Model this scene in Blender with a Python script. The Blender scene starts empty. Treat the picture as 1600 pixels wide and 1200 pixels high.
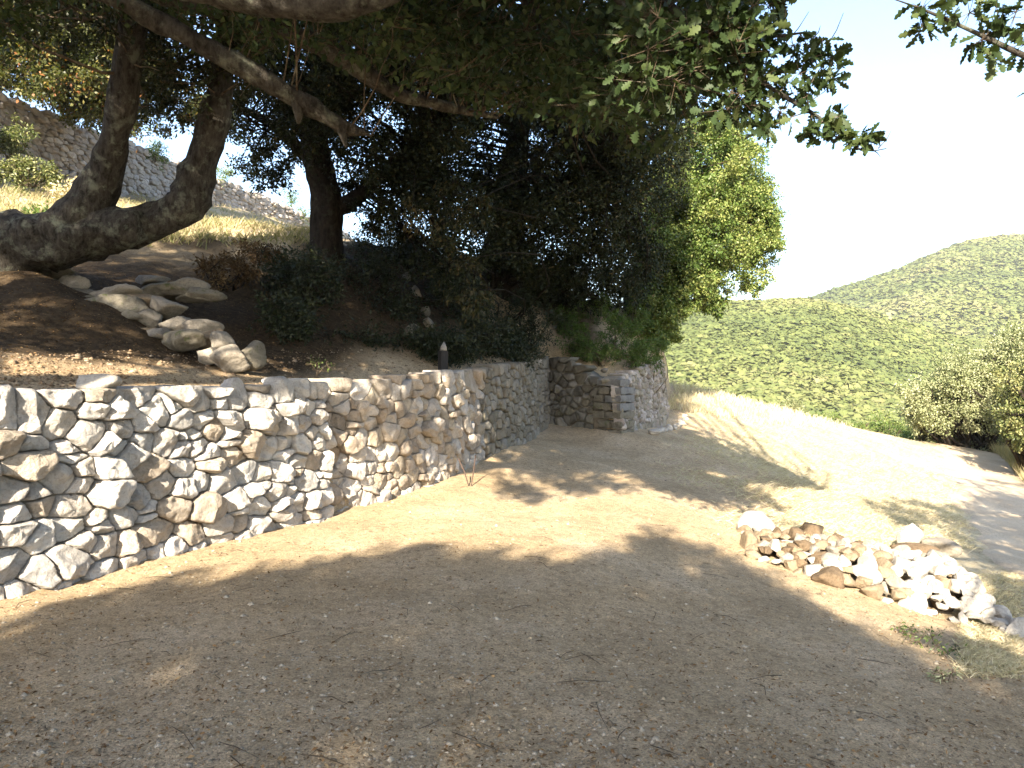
import bpy, math, random
import numpy as np
from mathutils import Vector

C = bpy.context.scene.collection
SC = bpy.context.scene
R = math.radians

# ------------------------------------------------------------------ camera, sky, sun, exposure
SUN_AZ = R(13.0)      # heading of the light, measured from +Y towards +X
SUN_EL = R(29.0)
cam_d = bpy.data.cameras.new("camera"); cam = bpy.data.objects.new("camera", cam_d); C.objects.link(cam)
cam.location = (0, 0, 1.6); cam.rotation_euler = (R(90), 0, 0)
cam_d.lens = 27.0; cam_d.sensor_width = 36.0; cam_d.shift_y = -25/1600
cam_d.clip_start = 0.05; cam_d.clip_end = 6000
SC.camera = cam
W = bpy.data.worlds.new("World"); SC.world = W; W.use_nodes = True
nt = W.node_tree; bg = nt.nodes["Background"]
sky = nt.nodes.new("ShaderNodeTexSky"); sky.sky_type = 'NISHITA'; sky.sun_disc = False
sky.sun_elevation = SUN_EL; sky.sun_rotation = math.pi + SUN_AZ
sky.air_density = 1.0; sky.dust_density = 1.4; sky.ozone_density = 2.2
nt.links.new(sky.outputs[0], bg.inputs[0]); bg.inputs[1].default_value = 0.108
LD = Vector((math.sin(SUN_AZ)*math.cos(SUN_EL), math.cos(SUN_AZ)*math.cos(SUN_EL), -math.sin(SUN_EL)))
sl = bpy.data.lights.new("sun", 'SUN'); sl.energy = 5.0; sl.angle = R(0.55); sl.color = (1.0, 0.885, 0.72)
so = bpy.data.objects.new("sun", sl); C.objects.link(so)
so.rotation_euler = LD.to_track_quat('-Z', 'Y').to_euler(); so.location = (-10, -40, 40)
SC.view_settings.view_transform = 'Standard'; SC.view_settings.look = 'None'
SC.view_settings.gamma = 1.0; SC.view_settings.exposure = 2.25
SC.cycles.max_bounces = 6; SC.cycles.diffuse_bounces = 3; SC.cycles.transmission_bounces = 3
SC.cycles.glossy_bounces = 2; SC.cycles.caustics_reflective = False; SC.cycles.caustics_refractive = False
try: SC.cycles.use_denoising = True
except Exception: pass

F = 1200.0
def P(px, py, d):
    return np.array([(px-800)/F*d, d, 1.6+(575-py)/F*d])

# ------------------------------------------------------------------ numeric helpers
def _hash(ix, iy, iz, seed):
    h = (ix*374761393 + iy*668265263 + iz*2147483647 + seed*1274126177) & 0xffffffff
    h = ((h ^ (h >> 13))*1274126177) & 0xffffffff
    h = ((h ^ (h >> 15))*2246822519) & 0xffffffff
    return ((h ^ (h >> 16)) & 0xffff)/65535.0
def vnoise(p, seed=0):
    p = np.asarray(p, float); i = np.floor(p).astype(np.int64); f = p-i; f = f*f*(3-2*f)
    r = 0
    for dx in (0, 1):
        for dy in (0, 1):
            for dz in (0, 1):
                w = (f[:, 0] if dx else 1-f[:, 0])*(f[:, 1] if dy else 1-f[:, 1])*(f[:, 2] if dz else 1-f[:, 2])
                r = r + w*_hash(i[:, 0]+dx, i[:, 1]+dy, i[:, 2]+dz, seed)
    return r*2-1
def fbm(p, octv=4, seed=0):
    r = 0; a = 1.0; p = np.asarray(p, float)
    for k in range(octv):
        r = r + a*vnoise(p*(2**k)+k*17.3, seed+k); a *= 0.5
    return r
def sstep(a, b, x):
    t = np.clip((x-a)/(b-a), 0, 1); return t*t*(3-2*t)

def mesh(name, V, faces, mats, parent=None, attrs=None, smooth=False, matidx=None, loc=None):
    """V (n,3); faces list of (m,k) index arrays; ONE mesh object"""
    V = np.ascontiguousarray(V, dtype=np.float32)
    if loc is not None: V = V-np.asarray(loc, dtype=np.float32)
    me = bpy.data.meshes.new(name)
    if not isinstance(faces, (list, tuple)): faces = [faces]
    faces = [np.asarray(f, dtype=np.int32) for f in faces if len(f)]
    nl = sum(f.size for f in faces); npoly = sum(len(f) for f in faces)
    me.vertices.add(len(V)); me.vertices.foreach_set("co", V.ravel())
    me.loops.add(nl); me.loops.foreach_set("vertex_index", np.concatenate([f.ravel() for f in faces]))
    tot = np.concatenate([np.full(len(f), f.shape[1], np.int32) for f in faces])
    st = np.concatenate([[0], np.cumsum(tot)[:-1]]).astype(np.int32)
    me.polygons.add(npoly); me.polygons.foreach_set("loop_start", st); me.polygons.foreach_set("loop_total", tot)
    if not isinstance(mats, (list, tuple)): mats = [mats]
    for m in mats: me.materials.append(m)
    if matidx is not None: me.polygons.foreach_set("material_index", np.asarray(matidx, dtype=np.int32))
    if smooth: me.polygons.foreach_set("use_smooth", np.ones(npoly, bool))
    for k, a in (attrs or {}).items():
        a = np.asarray(a, dtype=np.float32)
        if a.ndim == 1:
            at = me.attributes.new(k, 'FLOAT', 'POINT'); at.data.foreach_set("value", a)
        else:
            at = me.attributes.new(k, 'FLOAT_COLOR', 'POINT')
            at.data.foreach_set("color", np.hstack([a, np.ones((len(a), 1))]).astype(np.float32).ravel())
    me.update(calc_edges=True); me.validate()
    o = bpy.data.objects.new(name, me); C.objects.link(o)
    if loc is not None: o.location = [float(c) for c in loc]
    if parent is not None:
        o.parent = parent
        if loc is None: o.location = (0, 0, 0)
    return o
def tag(o, label=None, cat=None, group=None, kind=None):
    if label: o["label"] = label
    if cat: o["category"] = cat
    if group: o["group"] = group
    if kind: o["kind"] = kind
    return o
def empty(name, loc, label, cat, group=None):
    o = bpy.data.objects.new(name, None); C.objects.link(o); o.location = [float(c) for c in loc]
    o.empty_display_size = 0.2
    return tag(o, label, cat, group)
def part(name, V, faces, mats, root, **k):
    """a child of root: vertices given in world coordinates"""
    V = np.asarray(V, float)-np.array(root["_o"])
    return mesh(name, V, faces, mats, parent=root, **k)
def root_at(name, loc, label, cat, group=None):
    o = empty(name, loc, label, cat, group); o["_o"] = [float(c) for c in loc]; return o

class MB:
    def __init__(s): s.V = []; s.F = {}; s.n = 0; s.A = {}
    def add(s, V, faces, **attrs):
        V = np.asarray(V, float)
        for f in (faces if isinstance(faces, (list, tuple)) else [faces]):
            f = np.asarray(f)
            if len(f): s.F.setdefault(f.shape[1], []).append(f+s.n)
        s.V.append(V); s.n += len(V)
        for k, a in attrs.items():
            a = np.asarray(a, float)
            if a.ndim == 0: a = np.full(len(V), float(a))
            elif a.ndim == 1 and len(a) == 3 and len(V) != 3: a = np.tile(a, (len(V), 1))
            s.A.setdefault(k, []).append(a)
    def get(s):
        return np.vstack(s.V), [np.vstack(f) for f in s.F.values()], {k: (np.concatenate(a) if a[0].ndim == 1 else np.vstack(a)) for k, a in s.A.items()}
    def build(s, name, mats, root=None, **k):
        V, Fc, A = s.get()
        if root is not None: return part(name, V, Fc, mats, root, attrs=A, **k)
        return mesh(name, V, Fc, mats, attrs=A, **k)

# ------------------------------------------------------------------ materials
def new_mat(name):
    m = bpy.data.materials.new(name); m.use_nodes = True
    t = m.node_tree; return m, t, t.nodes["Principled BSDF"], t.nodes["Material Output"]
def nd(t, typ, **kw):
    n = t.nodes.new(typ)
    for k, v in kw.items(): setattr(n, k, v)
    return n
def noise_tex(t, scale, detail=6, rough=0.6, vec=None):
    n = nd(t, "ShaderNodeTexNoise"); n.inputs["Scale"].default_value = scale
    n.inputs["Detail"].default_value = detail; n.inputs["Roughness"].default_value = rough
    if vec is not None: t.links.new(vec, n.inputs["Vector"])
    return n
def ramp(t, stops, fac):
    r = nd(t, "ShaderNodeValToRGB"); e = r.color_ramp.elements
    while len(e) < len(stops): e.new(0.5)
    for el, (p, c) in zip(e, stops):
        el.position = p; el.color = (*c, 1) if len(c) == 3 else c
    t.links.new(fac, r.inputs[0]); return r
def mix(t, a, b, fac, mode='MIX'):
    m = nd(t, "ShaderNodeMix", data_type='RGBA', blend_type=mode)
    for sock, v in ((m.inputs[0], fac), (m.inputs[6], a), (m.inputs[7], b)):
        if isinstance(v, (int, float)): sock.default_value = v
        elif isinstance(v, tuple): sock.default_value = (*v, 1)
        else: t.links.new(v, sock)
    return m.outputs[2]
def bump(t, h, strength, dist, bsdf, prev=None):
    b = nd(t, "ShaderNodeBump"); b.inputs["Strength"].default_value = strength; b.inputs["Distance"].default_value = dist
    t.links.new(h, b.inputs["Height"])
    if prev is not None: t.links.new(prev, b.inputs["Normal"])
    t.links.new(b.outputs[0], bsdf.inputs["Normal"]); return b.outputs[0]

def stone_mat(name, col=None, var=0.35, lichen=None, bscale=30):
    m, t, b, o = new_mat(name)
    co = nd(t, "ShaderNodeTexCoord").outputs["Object"]
    if col is None:
        a = nd(t, "ShaderNodeAttribute", attribute_name="col"); base = a.outputs["Color"]
    else:
        base = col
    n1 = noise_tex(t, 6, 8, 0.65, co); n2 = noise_tex(t, 45, 6, 0.7, co)
    k = ramp(t, [(0.3, (1-var,)*3), (0.5, (0.95,)*3), (0.72, (1+var*.5, 1+var*.47, 1+var*.42))], n1.outputs[0])
    c = mix(t, base, k.outputs[0], 1.0, 'MULTIPLY')
    k2 = ramp(t, [(0.34, (0.62, 0.6, 0.57)), (0.5, (1, 1, 1))], n2.outputs[0])
    c = mix(t, c, k2.outputs[0], 0.7, 'MULTIPLY')
    if lichen:
        n3 = noise_tex(t, 9, 5, 0.6, co); r3 = ramp(t, [(0.58, (0, 0, 0)), (0.68, (1, 1, 1))], n3.outputs[0])
        c = mix(t, c, lichen, r3.outputs[0])
    t.links.new(c, b.inputs["Base Color"]); b.inputs["Roughness"].default_value = 0.92
    b.inputs["Specular IOR Level"].default_value = 0.15
    n4 = noise_tex(t, bscale, 8, 0.7, co); bump(t, n4.outputs[0], 1.0, 0.03, b)
    return m
M_wall = stone_mat("wall_stone")
M_wall_old = stone_mat("old_wall_stone", lichen=(0.20, 0.19, 0.13))
M_white = stone_mat("white_stone", (0.46, 0.425, 0.37), 0.25)
M_tan = stone_mat("tan_stone", (0.27, 0.21, 0.14), 0.45)
M_brown = stone_mat("brown_stone", (0.15, 0.108, 0.068), 0.45)
M_grey = stone_mat("grey_stone", (0.28, 0.25, 0.205), 0.35)
M_granite = stone_mat("granite", (0.235, 0.232, 0.222), 0.4, bscale=60)
M_mossy = stone_mat("mossy_stone", (0.20, 0.18, 0.14), 0.4, lichen=(0.10, 0.11, 0.05))

def bark_mat(name, dark, light, lich):
    m, t, b, o = new_mat(name); co = nd(t, "ShaderNodeTexCoord").outputs["Object"]
    mp = nd(t, "ShaderNodeMapping"); mp.inputs["Scale"].default_value = (1, 1, 0.4); t.links.new(co, mp.inputs[0])
    n = noise_tex(t, 16, 8, 0.7, mp.outputs[0]); n2 = noise_tex(t, 5, 6, 0.7, co)
    c = ramp(t, [(0.35, dark), (0.62, light)], n.outputs[0]).outputs[0]
    c = mix(t, c, lich, ramp(t, [(0.52, (0, 0, 0)), (0.66, (0.85,)*3)], n2.outputs[0]).outputs[0])
    t.links.new(c, b.inputs["Base Color"]); b.inputs["Roughness"].default_value = 0.95
    b.inputs["Specular IOR Level"].default_value = 0.1
    bump(t, n.outputs[0], 1.0, 0.06, b); return m
M_bark = bark_mat("bark", (0.017, 0.015, 0.012), (0.08, 0.072, 0.06), (0.17, 0.18, 0.135))
M_barkdark = bark_mat("dark_bark", (0.012, 0.01, 0.008), (0.04, 0.032, 0.024), (0.06, 0.062, 0.042))
M_barkred = bark_mat("reddish_bark", (0.03, 0.022, 0.016), (0.085, 0.06, 0.042), (0.15, 0.155, 0.12))
M_twig = bark_mat("twig_bark", (0.05, 0.035, 0.025), (0.16, 0.12, 0.08), (0.24, 0.23, 0.17))

def leaf_mat(name, stops, trans=0.3, rough=0.5, spec=0.35):
    m, t, b, o = new_mat(name)
    a = nd(t, "ShaderNodeAttribute", attribute_name="tint")
    c = ramp(t, stops, a.outputs["Fac"]).outputs[0]
    t.links.new(c, b.inputs["Base Color"]); b.inputs["Roughness"].default_value = rough
    b.inputs["Specular IOR Level"].default_value = spec
    tr = nd(t, "ShaderNodeBsdfTranslucent")
    t.links.new(mix(t, c, (1.35, 1.5, 0.55), 1.0, 'MULTIPLY'), tr.inputs[0])
    mx = nd(t, "ShaderNodeMixShader"); mx.inputs[0].default_value = trans
    t.links.new(b.outputs[0], mx.inputs[1]); t.links.new(tr.outputs[0], mx.inputs[2])
    t.links.new(mx.outputs[0], o.inputs[0]); return m
M_leaf_dark = leaf_mat("evergreen_leaf", [(0, (0.012, 0.018, 0.007)), (0.6, (0.024, 0.032, 0.011)), (0.9, (0.05, 0.052, 0.02)), (1, (0.10, 0.08, 0.035))], 0.1, .55, .2)
M_leaf_oak = leaf_mat("oak_leaf", [(0, (0.02, 0.036, 0.013)), (0.6, (0.035, 0.055, 0.018)), (1, (0.065, 0.085, 0.028))], 0.15, .55, .2)
M_leaf_far = leaf_mat("holm_leaf", [(0, (0.035, 0.068, 0.014)), (0.5, (0.105, 0.155, 0.034)), (1, (0.25, 0.265, 0.085))], 0.25)
M_leaf_grey = leaf_mat("grey_green_leaf", [(0, (0.07, 0.095, 0.036)), (0.5, (0.23, 0.25, 0.12)), (1, (0.46, 0.455, 0.28))], 0.2)
M_leaf_autumn = leaf_mat("olive_leaf", [(0, (0.025, 0.034, 0.01)), (0.6, (0.075, 0.082, 0.022)), (0.93, (0.14, 0.12, 0.032)), (1, (0.24, 0.10, 0.03))], 0.3)
M_leaf_fresh = leaf_mat("fresh_leaf", [(0, (0.05, 0.09, 0.02)), (0.6, (0.10, 0.16, 0.035)), (1, (0.18, 0.22, 0.06))], 0.3)
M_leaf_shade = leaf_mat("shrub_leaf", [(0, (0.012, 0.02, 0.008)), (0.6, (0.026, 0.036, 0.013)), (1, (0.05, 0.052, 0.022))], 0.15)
M_straw = leaf_mat("straw", [(0, (0.31, 0.245, 0.14)), (0.5, (0.49, 0.42, 0.28)), (1, (0.62, 0.55, 0.40))], 0.2, 0.8, 0.1)
M_tallgrass = leaf_mat("seed_grass", [(0, (0.18, 0.19, 0.08)), (0.5, (0.36, 0.31, 0.18)), (1, (0.52, 0.42, 0.28))], 0.25, 0.8, 0.1)
M_litter = leaf_mat("dead_leaf", [(0, (0.10, 0.055, 0.025)), (0.6, (0.22, 0.13, 0.06)), (1, (0.36, 0.25, 0.13))], 0.1, 0.8, 0.1)
M_leaf_olive = leaf_mat("olive_green_leaf", [(0, (0.035, 0.055, 0.015)), (0.5, (0.105, 0.125, 0.04)), (1, (0.27, 0.26, 0.11))], 0.2)
M_leaf_fill = leaf_mat("fill_oak_leaf", [(0, (0.06, 0.085, 0.025)), (0.6, (0.12, 0.15, 0.045)), (1, (0.19, 0.21, 0.07))], 0.45)  # oak leaf made brighter and more translucent to add warm fill below
M_brush = leaf_mat("dry_brush", [(0, (0.05, 0.03, 0.015)), (0.6, (0.11, 0.07, 0.035)), (1, (0.2, 0.14, 0.075))], 0.1, 0.8, 0.1)
M_forest = leaf_mat("forest_canopy", [(0, (0.072, 0.092, 0.03)), (0.4, (0.112, 0.132, 0.042)), (0.75, (0.15, 0.157, 0.058)), (1, (0.20, 0.185, 0.09))], 0.1, 0.8, 0.1)

# ------------------------------------------------------------------ terrain
class RBF:
    def __init__(s, pts, reg=0.02):
        p = np.array(pts, float); s.c = p[:, :2]; n = len(p)
        d = np.sqrt(((s.c[:, None]-s.c[None])**2).sum(2)+0.3)
        A = np.zeros((n+3, n+3)); A[:n, :n] = s.k(d)+reg*np.eye(n)
        Q = np.hstack([np.ones((n, 1)), s.c]); A[:n, n:] = Q; A[n:, :n] = Q.T
        s.w = np.linalg.solve(A, np.concatenate([p[:, 2], np.zeros(3)]))
    @staticmethod
    def k(d): return -d
    def __call__(s, xy):
        out = np.empty(len(xy)); n = len(s.c)
        for a in range(0, len(xy), 20000):
            q = xy[a:a+20000]; d = np.sqrt(((q[:, None]-s.c[None])**2).sum(2)+0.3)
            out[a:a+20000] = s.k(d)@s.w[:n]+s.w[n]+q@s.w[n+1:]
        return out
low = [tuple(P(*p)) for p in [
    (515, 805, 8.35), (735, 762, 10.2), (800, 700, 13.5), (860, 660, 17.3), (975, 675, 16), (1045, 652, 22), (1100, 640, 24),
    (1062, 600, 29), (1140, 622, 30), (1240, 645, 31), (1330, 668, 32), (1400, 686, 33), (1450, 706, 35), (1440, 706, 38), (1500, 704, 38),
    (1480, 742, 25), (1600, 745, 26), (1500, 790, 16.5), (1510, 850, 12), (1600, 860, 13), (1600, 935, 8.8), (1200, 720, 17), (1350, 760, 16),
    (1000, 760, 11.5), (1165, 838, 9), (1530, 975, 7.3), (1160, 870, 8), (1350, 965, 6.6), (1600, 1055, 5.3), (1600, 1200, 3.7), (800, 835, 7.4),
    (600, 850, 7.0), (900, 700, 15)]]
low += [(0, 0, 0), (-4, 0, 0.0), (-3.55, 5.3, 0.0), (0, 4, 0.0), (0, -10, -0.1), (-8, -10, 0.0), (8, -10, -1.5), (5, 0, -0.6), (9, 4, -1.2), (13, 12, -1.9),
        (-1, 5.5, 0), (2, 3, -.2), (-12, 4, 0), (-12, 18, .3), (-10, 30, .6), (-30, 20, 1), (2, 30, 1.0), (-2, 24, .6), (25, 25, -2.6), (30, 10, -3.5), (20, 0, -2.5), (25, -15, -3.0), (-30, -20, 0), (0, -30, -.3),
        (5, 42, -4.5), (12, 46, -8), (20, 50, -10), (24, 44, -4.2), (30, 42, -5), (-5, 45, -2.0), (-20, 50, 1), (0, 60, -14), (25, 62, -19), (45, 45, -13), (45, 20, -8)]
RL = RBF(low)
up = [tuple(P(*p)) for p in [
    (0, 600, 5.45), (250, 597, 6.5), (515, 594, 8.5), (0, 560, 6.6), (200, 574, 7.6), (400, 588, 9.0), (330, 562, 9.6), (100, 445, 9.8), (60, 425, 9.6), (0, 430, 9.2),
    (230, 520, 9.3), (430, 480, 12), (430, 400, 14), (510, 395, 14.5), (300, 352, 17), (400, 366, 20), (0, 275, 23.5), (250, 312, 32), (300, 340, 27), (0, 350, 15),
    (130, 330, 19), (780, 583, 12.6), (695, 583, 12.3), (560, 575, 11), (690, 535, 14), (640, 450, 15.5), (950, 505, 20), (1030, 562, 21.5), (860, 472, 22), (780, 425, 19),
    (985, 488, 22.5), (860, 562, 17.6), (930, 582, 17.2), (490, 376, 45), (600, 400, 22), (700, 415, 26)]]
up += [(-6, 2, 1.5), (-7.5, -3, 1.5), (-10, 5, 2.3), (-12, 8, 3.6), (-20, 12, 7), (-30, 25, 10), (-20, 35, 10.3), (-14, 48, 10.6), (-30, 50, 13), (-10, -6, 2.2), (-20, -10, 5),
       (-30, -20, 7), (6.5, 27, 1.4), (5.5, 31, 1.3), (2, 33, 3.5), (5, 42, -2.5), (-3, 45, 5), (0, 60, -10), (-20, 60, 7), (-45, 20, 13), (-45, 60, 16)]
RU = RBF(up)
# the wall line, from near left to the far end, then a line along which the step dies out
W1 = [(-5.65, 1.3), (-3.55, 5.30), (-1.98, 8.35)]
W2 = [(-2.30, 8.25), (-1.53, 9.25), (-0.83, 11.0), (-0.44, 12.3)]
W3 = [(-0.44, 12.3), (0.0, 13.6), (0.38, 15.2), (0.82, 17.3)]
W3B = W3[:-1]+[(0.90, 17.55)]
PIER_F = [(0.82, 17.3), (2.30, 16.0)]
PIER_S = [(2.30, 16.0), (3.3, 18.4), (4.15, 20.6), (4.55, 22.6), (4.75, 23.6)]
LINE = np.array([(-7.5, -2.5), (-9.0, -6.0)][::-1] + W1 + W2[1:] + W3[1:] + PIER_F[1:] + PIER_S[1:] + [(5.6, 26.5), (4.5, 32), (3, 45), (0, 65)])
LINE[0] = (-9.5, -8)
LINE = np.vstack([[(-9.5, -40)], LINE])
POLY = np.vstack([LINE, [(-200, 65), (-200, -40)]])
def behind(xy):
    """signed distance behind the wall line (positive = uphill side, on the left)"""
    best = np.full(len(xy), 1e9); ins = np.zeros(len(xy), bool)
    for a, b in zip(LINE[:-1], LINE[1:]):
        d = b-a; t = np.clip(((xy-a)@d)/(d@d), 0, 1); v = xy-(a+t[:, None]*d)
        best = np.minimum(best, np.hypot(v[:, 0], v[:, 1]))
    for a, b in zip(POLY, np.roll(POLY, -1, 0)):
        c = (a[1] > xy[:, 1]) != (b[1] > xy[:, 1])
        if a[1] != b[1]: ins ^= c & (xy[:, 0] < (b[0]-a[0])*(xy[:, 1]-a[1])/(b[1]-a[1])+a[0])
    return np.where(ins, best, -best)
def H(xy, detail=True):
    xy = np.asarray(xy, float); sd = behind(xy)
    lo = RL(xy); hi = np.maximum(RU(xy), lo)
    k = sstep(0.10, 0.30, sd); hi = np.maximum(lo, hi-.11*(1-sstep(.35, 1.3, sd))*(sd > 0)); z = lo+(hi-lo)*k
    p3 = np.hstack([xy, np.zeros((len(xy), 1))])
    if detail:
        z = z+0.018*fbm(p3*1.6, 3, 5)+0.006*fbm(p3*9, 2, 8)
        z = z+k*0.14*fbm(p3*0.9, 4, 11)*sstep(0.8, 3.0, sd)
        z = z+0.05*fbm(p3*0.5, 3, 21)*sstep(11, 16, xy[:, 1])
    return z
def Hs(x, y): return float(H(np.array([[x, y]]))[0])
def hit(px, py):
    lo_, hi_ = 1.0, 60.0
    ds = np.geomspace(1.2, 60, 240); pts_ = np.array([P(px, py, d) for d in ds]); hz = H(pts_[:, :2], False); k = np.argmax(pts_[:, 2] < hz); return pts_[k] if k > 0 else None
def axis(segs):
    out = []
    for a, b, st in segs: out.append(np.arange(a, b, st))
    return np.concatenate(out+[[segs[-1][1]]])
gx = axis([(-60, -20, 2.0), (-20, -8, .4), (-8, 6, .07), (6, 12, .2), (12, 26, .5), (26, 60, 2.5)])
gy = axis([(-45, -6, 2.0), (-6, 2, .5), (2, 18, .075), (18, 26, .16), (26, 50, .5), (50, 78, 2.0)])
X, Y = np.meshgrid(gx, gy); XY = np.stack([X.ravel(), Y.ravel()], 1); Z = H(XY)
nx, ny = len(gx), len(gy); idx = np.arange(nx*ny).reshape(ny, nx)
GF = np.stack([idx[:-1, :-1], idx[:-1, 1:], idx[1:, 1:], idx[1:, :-1]], 2).reshape(-1, 4)
SD = behind(XY); P3 = np.hstack([XY, np.zeros((len(XY), 1))]); nz = fbm(P3*0.7, 4, 31)
edge = 3.3+(XY[:, 1]-9.2)*0.19     # left limit of the mown grass
dry = sstep(-0.5, 1.2, XY[:, 0]-edge+0.7*nz)*(SD < 0)*sstep(6.5, 9.5, XY[:, 1])
upz = (SD > 0)*sstep(11, 15, XY[:, 1])*sstep(-3.5, -4.5, XY[:, 0]); dry = np.maximum(dry, upz*np.clip(.45+.5*nz, .1, .9))
dry = np.maximum(dry, sstep(34, 38, XY[:, 1])*.8)
bank_shade = (SD > 0.3)*(1-dry)*sstep(1.0, 1.9, SD+.35*nz)  # bank's shade put into a darker leaf-mould colour, sparing the sunlit strip
m, t, b, o = new_mat("earth")
co = nd(t, "ShaderNodeTexCoord").outputs["Object"]
n1 = noise_tex(t, 0.8, 8, 0.65, co); n2 = noise_tex(t, 14, 8, 0.72, co); n3 = noise_tex(t, 70, 5, 0.75, co)
dirt = ramp(t, [(0.3, (0.385, 0.287, 0.172)), (0.5, (0.50, 0.380, 0.238)), (0.7, (0.60, 0.475, 0.325))], n1.outputs[0]).outputs[0]
dirt = mix(t, dirt, ramp(t, [(0.32, (0.55, 0.52, 0.48)), (0.5, (1, 1, 1)), (0.7, (1.28, 1.26, 1.22))], n2.outputs[0]).outputs[0], 0.8, 'MULTIPLY')
dirt = mix(t, dirt, ramp(t, [(0.36, (0.5, 0.48, 0.45)), (0.5, (1, 1, 1)), (0.66, (1.4, 1.38, 1.35))], n3.outputs[0]).outputs[0], 0.9, 'MULTIPLY')
gr = ramp(t, [(0.3, (0.36, 0.29, 0.19)), (0.5, (0.48, 0.41, 0.285)), (0.7, (0.60, 0.53, 0.39))], n2.outputs[0]).outputs[0]
gr = mix(t, gr, ramp(t, [(0.35, (0.75, 0.68, 0.55)), (0.6, (1.1, 1.1, 1.05))], n1.outputs[0]).outputs[0], 0.8, 'MULTIPLY')
lt = ramp(t, [(0.32, (0.032, 0.022, 0.014)), (0.5, (0.066, 0.047, 0.029)), (0.7, (0.12, 0.088, 0.054))], n2.outputs[0]).outputs[0]  # leaf-mould tone, darkened to carry the shade of the bank
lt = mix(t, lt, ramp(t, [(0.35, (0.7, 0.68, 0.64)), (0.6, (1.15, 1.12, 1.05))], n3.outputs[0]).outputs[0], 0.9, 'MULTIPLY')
ad = nd(t, "ShaderNodeAttribute", attribute_name="dry"); al = nd(t, "ShaderNodeAttribute", attribute_name="litter_shade")
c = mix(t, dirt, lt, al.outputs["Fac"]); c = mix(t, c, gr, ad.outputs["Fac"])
t.links.new(c, b.inputs["Base Color"]); b.inputs["Roughness"].default_value = 0.95; b.inputs["Specular IOR Level"].default_value = 0.1
pb = bump(t, n2.outputs[0], 0.9, 0.04, b); bump(t, n3.outputs[0], 1.0, 0.016, b, pb)
M_earth = m
ground = mesh("ground", np.hstack([XY, Z[:, None]]), GF, M_earth, attrs={"dry": dry, "litter_shade": bank_shade}, smooth=True)
tag(ground, "sandy trodden ground sloping from the terrace down to the track", "ground", kind="structure")

ZG = Z.reshape(ny, nx)
def H(xy, detail=True):
    """height of the ground mesh itself (bilinear)"""
    xy = np.asarray(xy, float); i = np.clip(np.searchsorted(gx, xy[:, 0])-1, 0, nx-2); j = np.clip(np.searchsorted(gy, xy[:, 1])-1, 0, ny-2)
    u = np.clip((xy[:, 0]-gx[i])/(gx[i+1]-gx[i]), 0, 1); v = np.clip((xy[:, 1]-gy[j])/(gy[j+1]-gy[j]), 0, 1)
    return ZG[j, i]*(1-u)*(1-v)+ZG[j, i+1]*u*(1-v)+ZG[j+1, i]*(1-u)*v+ZG[j+1, i+1]*u*v
# the track
RLd = np.array([(3.2, 2.0), (5.87, 8.8), (7.1, 12), (9.6, 16.5), (14.2, 25), (19.6, 36), (24.5, 44), (32, 52)])
RRd = np.array([(6.4, 1.0), (9.0, 8.0), (10.4, 11.5), (12.8, 16), (17.3, 25), (22.0, 35), (27, 42.5), (34, 50)])
def resample(pts, n):
    pts = np.asarray(pts, float); s = np.concatenate([[0], np.cumsum(np.linalg.norm(np.diff(pts, axis=0), axis=1))])
    q = np.linspace(0, s[-1], n); return np.stack([np.interp(q, s, pts[:, k]) for k in range(pts.shape[1])], 1)
def smooth_path(pts, n, it=2):
    pts = np.asarray(pts, float)
    for _ in range(it):
        a, b_ = pts[:-1], pts[1:]
        q = np.stack([a*.75+b_*.25, a*.25+b_*.75], 1).reshape(-1, pts.shape[1]); pts = np.vstack([pts[:1], q, pts[-1:]])
    return resample(pts, n)
a_, b_ = smooth_path(RLd, 300), smooth_path(RRd, 300); nw = 22
a_ = a_+(0.25*fbm(np.hstack([a_, a_[:, :1]*0])*0.6, 3, 3))[:, None]*np.array([1, -.5])
RV = np.concatenate([(a_+(b_-a_)*k/(nw-1))[:, None] for k in range(nw)], 1).reshape(-1, 2)
kk = np.tile(np.linspace(0, 1, nw), 300); edge_s = np.minimum(kk, 1-kk)
RZ = H(RV)+0.035*sstep(0, 0.1, edge_s)-0.05*(edge_s < .01)+0.012*fbm(np.hstack([RV, RV[:, :1]*0])*5, 3, 4)
ri = np.arange(300*nw).reshape(300, nw)
m, t, b, o = new_mat("track_gravel"); co = nd(t, "ShaderNodeTexCoord").outputs["Object"]
n1 = noise_tex(t, 1.2, 6, .6, co); n2 = noise_tex(t, 30, 6, .75, co)
c = ramp(t, [(0.3, (0.40, 0.30, 0.19)), (0.7, (0.54, 0.43, 0.29))], n1.outputs[0]).outputs[0]
c = mix(t, c, ramp(t, [(0.35, (0.65,)*3), (0.5, (1,)*3), (0.65, (1.25,)*3)], n2.outputs[0]).outputs[0], .8, 'MULTIPLY')
t.links.new(c, b.inputs["Base Color"]); b.inputs["Roughness"].default_value = .95; bump(t, n2.outputs[0], .8, .02, b)
road = mesh("road", np.hstack([RV, RZ[:, None]]), np.stack([ri[:-1, :-1], ri[:-1, 1:], ri[1:, 1:], ri[1:, :-1]], 2).reshape(-1, 4), m, smooth=True)
tag(road, "pale gravel track curving away between the mown bank and the bushes", "track", kind="structure")

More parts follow.
